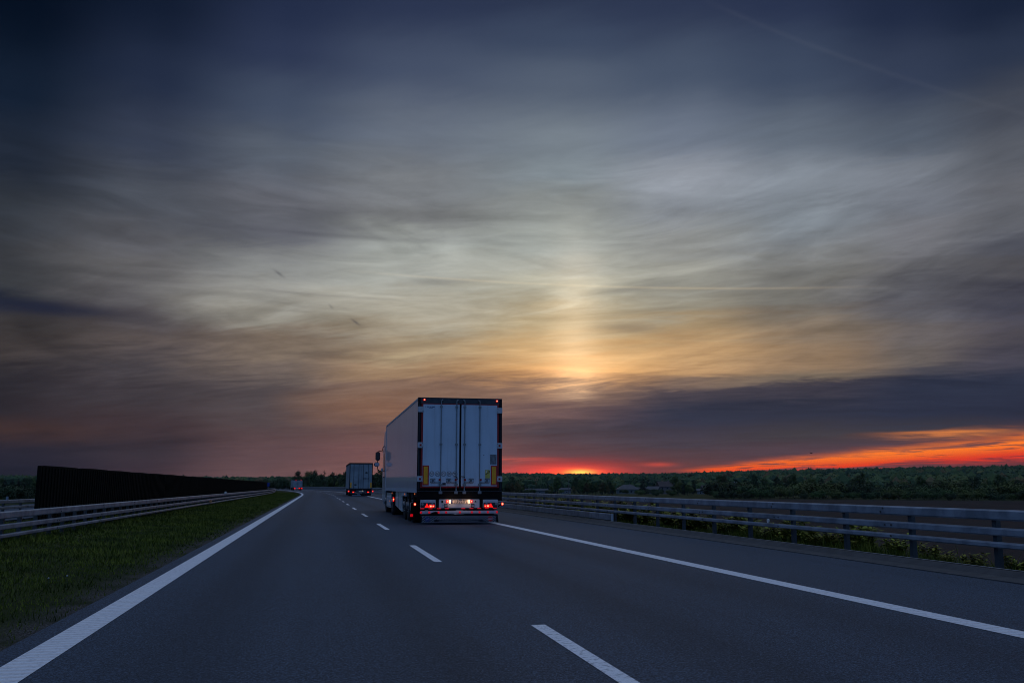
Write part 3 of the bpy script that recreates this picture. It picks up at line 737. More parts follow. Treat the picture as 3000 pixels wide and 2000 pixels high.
def reefer_truck():
    root = empty('articulated_truck', P(27.26, 4.2), RA)
    tag(root, 'large white articulated truck ahead in the right lane, round speed stickers on its doors', 'truck')
    W, HT, LEN, ZB = 2.60, 3.79, 13.25, 0.97
    hw = W / 2
    # body shell
    mb = MB(); mb.span((-hw + 0.012, 0.10, ZB + 0.02), (hw - 0.012, LEN, HT - 0.02)); body = mb.build('trailer_body', M['white'], root, bevel=0.02)
    mb = MB()
    for sx in (-1, 1):
        mb.span((sx * (hw - 0.011), 0.10, ZB - 0.03), (sx * (hw + 0.004), LEN, ZB + 0.10))
        mb.span((sx * (hw - 0.05), 0.10, HT - 0.055), (sx * (hw + 0.003), LEN, HT + 0.004))
        mb.span((sx * (hw - 0.05), LEN - 0.06, ZB + 0.105), (sx * (hw + 0.003), LEN + 0.01, HT - 0.06))
    mb.build('body_edging', M['hinge'], body)
    # rear portal frame
    mb = MB()
    mb.span((-hw, 0.0, 0.98), (-hw + 0.085, 0.099, HT)); mb.span((hw - 0.085, 0.0, 0.98), (hw, 0.099, HT))
    fr = mb.build('rear_frame', M['frame'], root, bevel=0.008)
    mb = MB(); mb.span((-hw + 0.086, 0.004, HT - 0.17), (hw - 0.086, 0.098, HT - 0.002)); mb.build('header', M['header'], fr, bevel=0.01)
    mb = MB(); mb.span((-hw - 0.003, -0.004, HT + 0.0005), (hw + 0.003, 0.10, HT + 0.018)); mb.span((-hw + 0.03, -0.003, 1.02), (-hw + 0.042, -0.0005, HT - 0.2)); mb.span((hw - 0.042, -0.003, 1.02), (hw - 0.03, -0.0005, HT - 0.2)); mb.build('frame_trim', M['header'], fr)
    mb = MB(); mb.span((-hw + 0.086, 0.012, 1.0), (hw - 0.086, 0.098, HT - 0.171)); mb.build('door_seal', M['black'], fr)
    mb = MB(); mb.span((-hw + 0.005, -0.02, 0.70), (hw - 0.005, 0.09, 0.979)); mb.span((-hw + 0.02, -0.035, 1.02), (hw - 0.02, -0.021, 1.035)); sill = mb.build('rear_sill', M['black'], root, bevel=0.01)
    mb = MB(); mb.span((-hw + 0.02, -0.027, 0.985), (hw - 0.02, -0.0005, 0.998)); mb.build('sill_edge', M['header'], sill)
    # doors with red outline tape
    z0, z1 = 1.135, 3.60
    for sx in (-1, 1):
        xo, xi = sx * 1.145, sx * 0.030
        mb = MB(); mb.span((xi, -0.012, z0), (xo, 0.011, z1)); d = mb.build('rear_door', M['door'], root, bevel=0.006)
        mb = MB()
        mb.span((sx * 1.1452, -0.009, 1.085), (sx * 1.20, 0.010, 3.63)); mb.span((xi, -0.009, 1.085), (sx * 1.145, 0.010, z0 - 0.0005)); mb.span((xi, -0.009, z1 + 0.0005), (sx * 1.145, 0.010, 3.63))
        mb.build('outline_tape', M['redtape'], d)
        for rx in (0.130, 0.600) if sx > 0 else (0.120, 0.595):
            x = sx * rx
            mb = MB(); mb.tube([(x, -0.032, 1.0), (x, -0.032, 3.71)], 0.016, 10)
            mb.tube([(x, -0.032, 3.70), (x - sx * 0.05, -0.036, 3.745)], 0.020, 8)
            rod = mb.build('locking_rod', M['steel'], d)
            mb = MB()
            for z in (3.53, 2.39): mb.span((x - 0.042, -0.0485, z - 0.028), (x + 0.042, -0.0125, z + 0.028))
            mb.span((x - 0.05, -0.05, 1.155), (x + 0.05, -0.0125, 1.215))
            mb.build('rod_guide', M['steel'], rod, bevel=0.006)
            mb = MB(); mb.span((x - 0.055, -0.06, 0.905), (x + 0.055, -0.021, 0.99)); mb.tube([(x, -0.045, 0.99), (x, -0.04, 1.06)], 0.02, 8); mb.build('rod_keeper', M['steel'], rod, bevel=0.008)
            hx = x + (-0.235 if sx < 0 else 0.235)
            if rx < 0.2: hx = x + (-0.225 if sx < 0 else 0.21)
            mb = MB(); zc = 1.30
            mb.tube([(x, -0.045, zc - 0.058), (hx - 0.07 * sx, -0.045, zc - 0.058)], 0.011, 8)
            mb.tube([(hx - 0.062, -0.04, zc - 0.058), (hx + 0.062, -0.04, zc - 0.058), (hx + 0.066, -0.04, zc + 0.058), (hx - 0.066, -0.04, zc + 0.058), (hx - 0.062, -0.04, zc - 0.058)], 0.013, 8)
            mb.build('door_handle', M['frame'], rod)
            mb = MB(); mb.disc((hx, -0.0185, zc), 0.036, 0.012, 'Y', 16); mb.build('handle_dish', M['sticker'], rod)
            lamp('reflector', rod, (x - sx * 0.005 - 0.035 * (1 if sx < 0 else -1) * (1 if rx > 0.2 else 0.6), -0.0535, 1.325), (0.062, 0.010, 0.062), M['lens_dim'])
        for z in (3.44, 2.36, 1.35):
            mb = MB(); mb.span((sx * 1.135, -0.034, z - 0.085), (sx * (hw + 0.004), -0.0125, z + 0.085)); h = mb.build('hinge', M['hinge'], d, bevel=0.006)
            for u, w in ((1.16, 0.055), (1.16, -0.055)):
                mb = MB(); mb.disc((sx * u, -0.038, z + w), 0.012, 0.008, 'Y', 8); mb.build('hinge_bolt', M['bolt'], h)
            if z < 3: lamp('reflector', h, (sx * 1.215, -0.040, z), (0.06, 0.012, 0.06), M['lens_dim'])
        xc = sx * 1.045
        mb = MB(); mb.span((xc - 0.095, -0.020, 1.165), (xc + 0.095, -0.0125, 1.755)); pl_ = mb.build('marking_plate', M['plate_red'], d)
        mb = MB(); mb.span((xc - 0.060, -0.023, 1.20), (xc + 0.060, -0.0205, 1.72)); mb.build('amber_field', M['amber'], pl_)
        if sx < 0:
            for i, t in enumerate(('50', '60', '70', '80', '90')):
                x = -0.862 + 0.172 * i + (0.015 if i > 1 else 0)
                mb = MB(); mb.disc((x, -0.0135, 1.505), 0.076, 0.003, 'Y', 28); st = mb.build('speed_sticker', M['ink'], d)
                mb = MB(); mb.disc((x, -0.0160, 1.505), 0.067, 0.002, 'Y', 28); mb.build('sticker_field', M['decal'], st)
                lettering('number', t, 0.118, (x, -0.0185, 1.505), M['ink'], st, 0.95, 1.0)
            mb = MB(); mb.span((-0.535, -0.016, 1.165), (-0.435, -0.0125, 1.235)); mb.build('small_plate', M['ink'], d)
            mb = MB(); mb.disc((-1.075, -0.0135, 3.525), 0.012, 0.002, 'Y', 10)
            for a_, b_ in ((-1.04, -0.97), (-0.955, -0.90), (-0.885, -0.80)): mb.span((a_, -0.0145, 3.512), (b_, -0.0125, 3.534))
            mb.span((-0.98, -0.0145, 3.482), (-0.85, -0.0125, 3.492))
            mb.build('maker_mark', M['blue'], d)
            mb = MB(); mb.tube([(-0.19, -0.05, 1.43), (-0.10, -0.05, 1.41), (-0.085, -0.05, 1.33)], 0.012, 6); mb.build('door_hook', M['frame'], d)
        else:
            mb = MB(); mb.span((0.925, -0.016, 1.795), (1.125, -0.0125, 2.095)); mb.build('grey_sticker', M['sticker'], d)
            mb = MB(); mb.span((0.775, -0.016, 1.375), (0.920, -0.0125, 1.625)); ys = mb.build('warning_sticker', M['yellow'], d)
            mb = MB(); mb.prism([(0.78, 1.47), (0.915, 1.56), (0.915, 1.60), (0.85, 1.62), (0.90, 1.565), (0.78, 1.50)], -0.0185, -0.0163); mb.prism([(0.78, 1.60), (0.80, 1.62), (0.78, 1.62)], -0.0185, -0.0163); mb.build('warning_symbol', M['ink'], ys)
            mb = MB(); mb.prism([(0.80, 1.535), (0.84, 1.575), (0.80, 1.60)], -0.0183, -0.0163); mb.build('warning_field', M['decal'], ys)
            mb = MB(); mb.tube([(0.03, -0.05, 1.425), (0.11, -0.05, 1.42), (0.14, -0.045, 1.40)], 0.013, 6); mb.build('door_hook', M['frame'], d)
            mb = MB(); mb.disc((0.73, -0.0135, 2.07), 0.014, 0.003, 'Y', 10); mb.build('drain_cap', M['ink'], d)
    mb = MB(); mb.span((-0.0295, 0.0, 1.09), (0.0295, 0.0115, 3.62)); mb.build('centre_seal', M['black'], fr)
    for x in (-1.115, 1.135): lamp('marker_light', root, (x, -0.012, HT - 0.055), (0.060, 0.03, 0.050), M['lens'], 0.017)
    # light carrier beam
    mb = MB(); mb.span((-1.20, -0.05, 0.485), (-0.735, 0.0, 0.735)); mb.span((0.705, -0.05, 0.485), (1.165, 0.0, 0.735)); mb.span((-0.635, -0.05, 0.485), (0.60, 0.0, 0.745)); beam = mb.build('light_beam', M['bumper'], root, bevel=0.01)
    mb = MB(); mb.span((-1.18, 0.001, 0.44), (1.15, 0.06, 0.76)); mb.build('beam_backing', M['chassis'], beam)
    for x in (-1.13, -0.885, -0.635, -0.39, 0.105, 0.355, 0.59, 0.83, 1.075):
        mb = MB(); mb.span((x - 0.055, -0.056, 0.462), (x + 0.055, -0.002, 0.484)); mb.build('glow_tape', M['retro_glow'], beam)  # red tape dashes, no lamps; their reflected glow is emission
    mb = MB(); mb.span((-1.20, -0.045, 0.315), (1.165, 0.03, 0.408)); bar = mb.build('underrun_bar', M['bumper'], root, bevel=0.02)
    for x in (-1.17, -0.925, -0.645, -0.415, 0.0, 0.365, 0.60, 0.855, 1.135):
        mb = MB(); mb.span((x - 0.028, -0.0495, 0.33), (x + 0.028, -0.0455, 0.393)); mb.build('glow_reflector', M['retro_glow'], bar)  # bumper reflectors, unlit themselves; the returned light is put in as emission
    mb = MB(); mb.prism([(-0.92, 0.314), (-0.66, 0.314), (-0.66, 0.375), (-0.74, 0.385), (-0.80, 0.372), (-0.88, 0.34)], -0.0495, -0.0455); mb.build('torn_cover', M['black'], bar)
    mb = MB(); mb.span((-0.9, 0.031, 0.32), (-0.8, 0.5, 0.74)); mb.build('bar_bracket', M['chassis'], bar)
    mb = MB(); mb.span((0.8, 0.031, 0.32), (0.9, 0.5, 0.74)); mb.build('bar_bracket', M['chassis'], bar)
    for sx in (-1, 1):
        xc = -0.97 if sx < 0 else 0.935
        mb = MB(); mb.span((xc - 0.215, -0.075, 0.497), (xc + 0.215, -0.0505, 0.645)); hs = mb.build('tail_light', M['ink'], root, bevel=0.008)
        tx = xc - 0.03 if sx < 0 else xc + 0.005
        mb = MB(); mb.prism([(tx - 0.070, 0.505), (tx + 0.070, 0.505), (tx, 0.635)], -0.086, -0.0755); mb.build('triangle_reflector', M['lens'], hs)
        lx = xc + 0.105 if sx < 0 else xc - 0.115
        mb = MB(); mb.span((lx - 0.075, -0.084, 0.507), (lx + 0.09, -0.0755, 0.595)); mb.build('lens', M['lens'], hs)
        for u, rr_ in ((-0.022, 0.026), (0.052, 0.017)) if sx < 0 else ((-0.05, 0.013), (0.032, 0.026)):
            mb = MB(); mb.disc((lx + u, -0.090, 0.545), rr_, 0.010, 'Y', 14); mb.build('bulb', M['bulb'], hs)
        for u in (-0.165, 0.13):
            mb = MB(); mb.disc((xc + u * (1 if sx < 0 else -1), -0.085, 0.607), 0.036, 0.016, 'Y', 18); mb.build('round_lens', M['lens_clear'], hs)
        # tow loops, small red lamps, plate lamps
        lamp('marker_light', root, (-0.385 if sx < 0 else 0.345, -0.062, 0.682), (0.065, 0.022, 0.085), M['lens'], 0.018)
        cx = -0.43 if sx < 0 else 0.385
        mb = MB(); mb.tube([(cx - 0.045, -0.075, 0.515), (cx + 0.045, -0.075, 0.515), (cx + 0.045, -0.075, 0.60), (cx - 0.045, -0.075, 0.60), (cx - 0.045, -0.075, 0.515)], 0.014, 8); mb.build('tow_loop', M['frame'], beam)
        mb = MB(); mb.span((-0.318 if sx < 0 else 0.262, -0.10, 0.625), (-0.296 if sx < 0 else 0.284, -0.0505, 0.735)); pl_ = mb.build('plate_lamp', M['platelamp'], root, bevel=0.006)
        lt = bpy.data.lights.new('plate_light', 'POINT'); lt.energy = 0.75; lt.color = (1.0, 0.60, 0.34); lt.shadow_soft_size = 0.012
        lo_ = bpy.data.objects.new('plate_light', lt); COL.objects.link(lo_); lo_.parent = root; lo_.location = (-0.255 if sx < 0 else 0.225, -0.20, 0.72)
        # side lamp on a rubber stalk
        x = sx * 1.36 if sx < 0 else 1.30
        mb = MB(); mb.tube([(sx * 1.16, -0.01, 0.53), (sx * 1.22, -0.03, 0.56), (x, -0.05, 0.60)], 0.022, 8); st = mb.build('lamp_stalk', M['black'], root)
        lamp('position_lamp', root, (x, -0.06, 0.605), (0.062, 0.05, 0.085), M['lens'], 0.026)
    mb = MB(); mb.span((-0.565, -0.058, 0.645), (-0.515, -0.0505, 0.715)); mb.build('socket', M['black'], beam)
    mb = MB(); mb.prism([(0.44, 0.66), (0.50, 0.66), (0.48, 0.715)], -0.056, -0.0505); mb.build('socket', M['frame'], beam)
    mb = MB(); mb.span((-0.285, -0.062, 0.615), (0.255, -0.0505, 0.735)); np_ = mb.build('number_plate', M['ink'], root, bevel=0.004)
    mb = MB(); mb.span((-0.225, -0.0645, 0.627), (0.243, -0.0622, 0.723)); mb.build('plate_field', M['platewhite'], np_)
    mb = MB(); mb.span((-0.273, -0.0645, 0.627), (-0.2255, -0.0622, 0.723)); mb.build('plate_band', M['blue'], np_)
    lettering('plate_number', 'LU\u00b7727PJ', 0.112, (0.008, -0.0668, 0.675), M['ink'], np_, 0.97, 1.08)
    # mudflap
    mb = MB(); mb.prism([(-1.19, 0.295), (1.16, 0.295), (1.19, 0.06), (-1.17, 0.06)], -0.03, -0.008); fl = mb.build('mudflap', M['black'], root)
    mb = MB(); st = MB()
    def stripes(x0, x1, zb, zt, lean, pitch=0.082, wd=0.034):
        h = zt - zb; x = x0 - 1.0
        while x < x1 + 1.0:
            dx_ = h * 1.25 * lean
            p = poly_clip([(x, zb), (x + wd, zb), (x + wd + dx_, zt), (x + dx_, zt)], x0, x1, zb, zt)
            if len(p) >= 3: mb.prism(p, -0.034, -0.0305)
            x += pitch
    stripes(-1.14, -0.80, 0.075, 0.246, 1); stripes(0.76, 1.11, 0.075, 0.246, -1)
    stripes(-0.765, -0.022, 0.150, 0.246, 1); stripes(-0.0215, 0.725, 0.150, 0.246, -1)
    mb.span((-1.155, -0.034, 0.2465), (1.13, -0.0305, 0.253)); mb.span((-0.790, -0.034, 0.075), (-0.775, -0.0305, 0.246)); mb.span((0.735, -0.034, 0.075), (0.75, -0.0305, 0.246)); mb.span((-1.155, -0.034, 0.066), (1.13, -0.0305, 0.0745))
    mb.build('mudflap_stripes', M['flapwhite'], fl)
    lettering('mudflap_lettering', 'LONG VEHICLE', 0.085, (-0.02, -0.034, 0.112), M['flapwhite'], fl, 2.05, 0.92)
    mb = MB(); mb.disc((-0.975, -0.036, 0.162), 0.080, 0.004, 'Y', 24); em = mb.build('round_emblem', M['blue'], fl)
    mb = MB(); mb.prism([(-1.03, 0.134), (-0.985, 0.142), (-0.925, 0.189), (-0.94, 0.199), (-0.985, 0.174), (-1.01, 0.162)], -0.0405, -0.0382); mb.build('emblem_figure', M['flapwhite'], em)
    mb = MB(); mb.disc((0.935, -0.036, 0.162), 0.078, 0.004, 'Y', 24); em = mb.build('round_emblem', M['plate_red'], fl)
    mb = MB(); mb.span((0.865, -0.0405, 0.146), (1.005, -0.0382, 0.178)); mb.build('emblem_bar', M['flapwhite'], em)
    # chassis, axles, wheels
    mb = MB()
    for x in (-0.45, 0.45): mb.span((x - 0.06, 0.1, 0.62), (x + 0.06, LEN - 1.2, 0.96))
    for y in (1.9, 3.2, 4.5): mb.tube([(-1.0, y, 0.5), (1.0, y, 0.5)], 0.08, 10)
    mb.span((-0.9, 6.0, 0.45), (0.9, 7.6, 0.93)); mb.span((-1.24, 0.3, 0.80), (1.24, 5.2, 0.94))
    mb.build('chassis', M['chassis'], root)
    for y in (1.9, 3.2, 4.5):
        for sx in (-1, 1): wheel(root, sx * 1.06, y, 0.50, 0.37, sx)
    for sx in (-1, 1):
        for y in (1.9, 3.2, 4.5):
            mb = MB(); pts = [(y + 0.60 * math.cos(a), 0.50 + 0.58 * math.sin(a)) for a in np.linspace(0.15, math.pi - 0.15, 12)]
            pts2 = [(y + 0.57 * math.cos(a), 0.50 + 0.55 * math.sin(a)) for a in np.linspace(math.pi - 0.15, 0.15, 12)]
            mb.prism_x(pts + pts2, sx * 0.88, sx * 1.26); mb.build('mudguard', M['black'], root)
    for sx in (-1, 1):
        mb = MB(); mb.prism_x([(5.35, 0.24), (7.95, 0.40), (7.95, 0.93), (5.35, 0.93)], sx * 1.10, sx * 1.27); pb = mb.build('pallet_box', M['white'], root, bevel=0.015)
        mb = MB(); mb.span((sx * 1.2702, 6.6, 0.30), (sx * 1.276, 6.62, 0.93)); mb.build('box_seam', M['frame'], pb)
        mb = MB(); mb.span((sx * 1.20, 3.6, 0.80), (sx * 1.285, 5.3, 0.93)); mb.build('side_rail', M['hinge'], root)
        lamp('side_marker', root, (sx * 1.292, 0.7, 0.90), (0.02, 0.10, 0.05), M['amberlamp']); lamp('side_marker', root, (sx * 1.292, 4.0, 0.865), (0.02, 0.10, 0.05), M['amberlamp'])
        lamp('side_marker', root, (sx * 1.31, 9.2, 0.86), (0.02, 0.10, 0.05), M['amberlamp'])
    lamp('reflector', root, (-1.31, 1.35, 0.235), (0.085, 0.03, 0.085), M['retro_glow'])
    for sx in (-1, 1):
        mb = MB(); mb.span((sx * 0.90, 1.37, 0.10), (sx * 1.33, 1.39, 0.62)); mb.build('wheel_flap', M['black'], root)
    # tractor unit
    mb = MB(); mb.prism_x([(13.55, 0.95), (13.55, 3.30), (13.9, 3.62), (14.9, 3.66), (15.65, 2.9), (15.85, 1.75), (15.9, 0.45), (14.05, 0.42), (13.95, 0.95)], -1.25, 1.25); cab = mb.build('cab', M['white'], root, bevel=0.05)
    for sx in (-1, 1):
        mb = MB(); mb.prism_x([(14.55, 1.80), (15.62, 1.80), (15.45, 2.55), (14.55, 2.62)], sx * 1.252, sx * 1.258); mb.build('side_window', M['glass'], cab)
        mb = MB(); mb.span((sx * 1.252, 14.45, 0.6), (sx * 1.257, 14.465, 2.7)); mb.span((sx * 1.252, 14.55, 1.52), (sx * 1.285, 14.8, 1.56)); mb.build('door_seam', M['frame'], cab)
        mb = MB(); mb.prism_x([(13.2, 1.2), (13.55, 1.2), (13.55, 3.45), (13.2, 3.15)], sx * 1.19, sx * 1.245); mb.build('air_deflector', M['white'], cab, bevel=0.012)
        # mirrors on a bent arm
        x = sx * 1.535
        mb = MB(); mb.tube([(sx * 1.24, 15.0, 2.98), (sx * 1.31, 15.05, 2.90), (sx * 1.32, 15.1, 2.78), (sx * 1.27, 15.1, 2.71), (sx * 1.50, 15.1, 2.74), (x, 15.1, 2.66), (x, 15.1, 2.0), (sx * 1.52, 15.1, 1.88), (sx * 1.40, 15.1, 1.81), (sx * 1.25, 15.1, 1.83)], 0.018, 8)
        arm = mb.build('mirror_arm', M['frame'], root)
        mb = MB(); mb.span((x - 0.105, 15.0, 2.29), (x + 0.105, 15.16, 2.70)); mh = mb.build('mirror', M['frame'], root, bevel=0.045)
        mb = MB(); mb.span((x - 0.085, 14.992, 2.32), (x + 0.085, 14.999, 2.67)); mb.build('mirror_glass', M['glass'], mh)
        mb = MB(); mb.span((x - 0.135 + sx * 0.035, 15.0, 2.02), (x + 0.115 + sx * 0.035, 15.15, 2.22)); mh = mb.build('mirror', M['frame'], root, bevel=0.045)
        mb = MB(); mb.span((x - 0.105 + sx * 0.035, 14.992, 2.045), (x + 0.09 + sx * 0.035, 14.999, 2.195)); mb.build('mirror_glass', M['mirror_face'], mh)
        mb = MB(); mb.span((sx * 1.30, 14.7, 1.80), (sx * 1.39, 14.85, 1.95)); mb.build('mirror_hinge', M['hinge'], arm, bevel=0.02)
        # side fairing with steps, tank
        mb = MB(); mb.prism_x([(10.45, 0.25), (12.85, 0.25), (12.85, 0.86), (10.45, 0.86)], sx * 1.06, sx * 1.25); tf = mb.build('side_fairing', M['white'], root, bevel=0.02)
        mb = MB(); mb.span((sx * 1.2505, 10.75, 0.42), (sx * 1.258, 11.3, 0.70)); mb.build('fairing_hatch', M['hinge'], tf); 
        mb = MB(); mb.span((sx * 1.2505, 10.5, 0.30), (sx * 1.262, 12.8, 0.33)); mb.build('fairing_strip', M['steel'], tf)
        lamp('side_marker', root, (sx * 1.258, 11.0, 0.52), (0.02, 0.10, 0.05), M['amberlamp'])
        wheel(root, sx * 1.06, 13.45, 0.51, 0.34, sx); wheel(root, sx * 0.98, 9.55, 0.51, 0.58, sx)
        mb = MB(); pts = [(9.55 + 0.60 * math.cos(a), 0.51 + 0.60 * math.sin(a)) for a in np.linspace(0.0, math.pi, 14)]; pts2 = [(9.55 + 0.57 * math.cos(a), 0.51 + 0.57 * math.sin(a)) for a in np.linspace(math.pi, 0.0, 14)]
        mb.prism_x(pts + pts2, sx * 0.68, sx * 1.26); mb.build('mudguard', M['black'], root)
    lamp('position_lamp', root, (-1.285, 8.72, 0.62), (0.05, 0.04, 0.17), M['lens'], 0.024)
    mb = MB()
    for x in (-0.42, 0.42): mb.span((x - 0.05, 8.6, 0.60), (x + 0.05, 15.6, 0.86))
    mb.span((-1.05, 10.2, 0.3), (1.05, 12.8, 0.85)); mb.build('tractor_frame', M['chassis'], root)
    mb = MB(); mb.span((-1.2, 15.6, 0.30), (1.2, 15.98, 0.62)); mb.build('front_bumper', M['white'], root, bevel=0.04)
    return root
reefer_truck()

def tilt_truck():
    root = empty('articulated_truck', P(102.5, 4.655), RA)
    tag(root, 'grey articulated truck with four red tail lights, further ahead past the white one', 'truck')
    mb = MB(); mb.span((-1.262, 0.06, 0.80), (1.262, 13.5, 3.60)); body = mb.build('trailer_body', M['grey_door'], root, bevel=0.03)
    mb = MB(); mb.span((-1.275, -0.01, 3.52), (1.275, 0.08, 3.66)); mb.span((-1.275, 0.0, 0.76), (-1.20, 0.08, 3.519)); mb.span((1.20, 0.0, 0.76), (1.275, 0.08, 3.519)); mb.span((-1.30, 0.081, 3.50), (-1.262, 13.5, 3.66)); mb.build('rear_frame', M['frame'], root)
    for sx in (-1, 1):
        mb = MB(); mb.span((sx * 0.02, -0.005, 0.86), (sx * 1.195, 0.055, 3.515)); d = mb.build('rear_door', M['grey_door'], root, bevel=0.01)
        for rx in (0.25, 0.8):
            mb = MB(); mb.tube([(sx * rx, -0.03, 0.84), (sx * rx, -0.03, 3.5)], 0.02, 8); mb.build('locking_rod', M['header'], d)
        mb = MB(); mb.span((sx * 1.02, -0.02, 0.93), (sx * 1.18, -0.0055, 1.50)); mb.build('marking_plate', M['amber'], d)
        mb = MB(); mb.span((sx * 0.60 - 0.26, -0.06, 0.30), (sx * 0.60 + 0.42 * sx * sx, 0.0, 0.5)) if False else mb.span((sx * 0.62, -0.06, 0.36), (sx * 1.12, 0.0, 0.52)); t = mb.build('tail_light', M['ink'], root)
        lamp('lens', t, (sx * 0.82, -0.07, 0.45), (0.22, 0.03, 0.12), M['lens'], 0.016)
        mb = MB(); mb.tube([(sx * 1.16, 0, 0.50), (sx * 1.30, 0, 0.52)], 0.03, 8); mb.build('lamp_stalk', M['black'], root)
        lamp('position_lamp', root, (sx * 1.32, -0.03, 0.54), (0.15, 0.06, 0.16), M['lens'], 0.016)
        for y in (2.0, 3.3, 4.6): wheel(root, sx * 1.03, y, 0.5, 0.40, sx)
        wheel(root, sx * 1.0, 13.8, 0.5, 0.36, sx)
    mb = MB()
    for x0, x1, z in ((0.20, 0.40, 1.93), (0.45, 0.56, 1.93), (0.60, 0.68, 1.93), (0.72, 0.86, 1.93)): mb.span((x0, -0.0085, z - 0.06), (x1, -0.0055, z + 0.06))
    mb.span((-0.72, -0.0085, 1.15), (-0.48, -0.0055, 1.32)); mb.prism([(0.45, 2.5), (0.72, 2.45), (0.70, 2.65), (0.5, 2.72)], -0.0085, -0.0055); mb.build('faded_marks', M['header'], root)
    mb = MB(); mb.span((-0.55, -0.05, 0.40), (0.55, 0.0, 0.66)); mb.build('light_beam', M['header'], root)
    mb = MB(); mb.span((-0.2, -0.06, 0.47), (0.32, -0.0505, 0.58)); pl_ = mb.build('number_plate', M['platewhite'], root)
    lamp('plate_lamp', root, (0.17, -0.075, 0.60), (0.04, 0.02, 0.03), M['platelamp'])
    mb = MB(); mb.span((-1.15, -0.04, 0.26), (1.15, 0.02, 0.34)); mb.build('underrun_bar', M['header'], root)
    mb = MB(); mb.span((-0.95, -0.03, 0.06), (0.05, -0.01, 0.13)); mb.span((-0.4, -0.03, 0.15), (-0.1, -0.01, 0.22)); mb.build('mudflap_marking', M['flapwhite'], root)
    mb = MB(); mb.span((-1.15, -0.008, 0.05), (1.15, 0.01, 0.259)); mb.span((-1.2, 0.1, 0.5), (1.2, 13.4, 0.79)); mb.build('chassis', M['chassis'], root)
    mb = MB(); mb.prism_x([(13.7, 0.5), (13.7, 3.4), (15.2, 3.4), (15.9, 2.4), (16.0, 0.5)], -1.2, 1.2); mb.build('cab', M['grey_door'], root, bevel=0.05)
    return root
tilt_truck()

def box_truck():
    l_ = 238.0; s_ = 2.6
    root = empty('box_truck', P(l_, s_), heading(l_))
    tag(root, 'distant box truck with red lights at its top corners, where the road bends left', 'truck')
    mb = MB(); mb.span((-1.2, 0.0, 0.72), (1.2, 6.0, 2.55)); body = mb.build('cargo_box', M['grey_door'], root, bevel=0.03)
    mb = MB(); mb.span((-1.21, -0.01, 2.50), (1.21, 0.05, 2.62)); mb.span((-1.1, -0.02, 0.42), (1.1, 0.1, 0.715)); mb.span((-1.0, 0.12, 0.35), (1.0, 5.9, 0.71)); mb.build('chassis', M['chassis'], root)
    mb = MB(); mb.span((-0.02, -0.006, 0.78), (0.02, -0.001, 2.48)); mb.build('door_gap', M['frame'], body)
    for x, z in ((-0.45, 2.50), (0.85, 2.52)): lamp('marker_light', root, (x, -0.05, z), (0.20, 0.05, 0.12), M['lens'])
    for x in (-0.72, 0.45, 1.02): lamp('tail_light', root, (x, -0.06, 0.50), (0.34, 0.06, 0.30), M['lens'])
    mb = MB(); mb.span((-0.5, -0.05, 0.40), (0.2, -0.021, 0.66)); mb.build('bumper', M['bumper'], root)
    for sx in (-1, 1):
        wheel(root, sx * 0.95, 1.3, 0.40, 0.4, sx); wheel(root, sx * 0.95, 5.6, 0.40, 0.3, sx)
    mb = MB(); mb.prism_x([(6.05, 0.45), (6.05, 2.3), (7.2, 2.3), (7.8, 1.4), (7.9, 0.45)], -1.05, 1.05); mb.build('cab', M['door'], root, bevel=0.05)
    return root
box_truck()

# blue road sign at the end of the screen
sg = empty('road_sign', (-50.2, 184.5, 0.0), RA + 0.03); tag(sg, 'small blue road sign behind the far end of the black screen', 'sign')
mb = MB(); mb.span((-0.1, -0.03, 0.95), (0.95, 0.0, 1.75)); pn = mb.build('sign_panel', M['signblue'], sg)
for x in (0.05, 0.8):
    mb = MB(); mb.tube([(x, 0.05, -0.4), (x, 0.05, 1.8)], 0.04, 8); mb.build('sign_post', M['signback'], sg)

# ------------------------------------------------------------------ vegetation
def leafcloud(n, lobes, size, seed):
    r = np.random.default_rng(seed)
    vol = np.array([l_[3] * l_[4] * l_[5] for l_ in lobes]); idx = r.choice(len(lobes), n, p=vol / vol.sum())
    L = np.array(lobes)[idx]
    d = r.normal(size=(n, 3)); d /= np.linalg.norm(d, axis=1)[:, None]
    rad = r.random(n) ** 0.42 * (1 + 0.18 * r.normal(size=n))
    c = L[:, :3] + d * rad[:, None] * L[:, 3:6]
    sz = size * (0.55 + 0.9 * r.random(n))
    nn = d + np.array([0, 0, .45]) + r.normal(size=(n, 3)) * .55; nn /= np.linalg.norm(nn, axis=1)[:, None]
    u = np.cross(nn, r.normal(size=(n, 3))); u /= np.linalg.norm(u, axis=1)[:, None]
    w = np.cross(nn, u)
    u *= sz[:, None]; w *= (sz * 0.7)[:, None]
    v = np.stack([c - u, c - w * 0.9, c + u, c + w], 1).reshape(-1, 3)
    v[:, 2] = np.maximum(v[:, 2], 0.02)
    return v

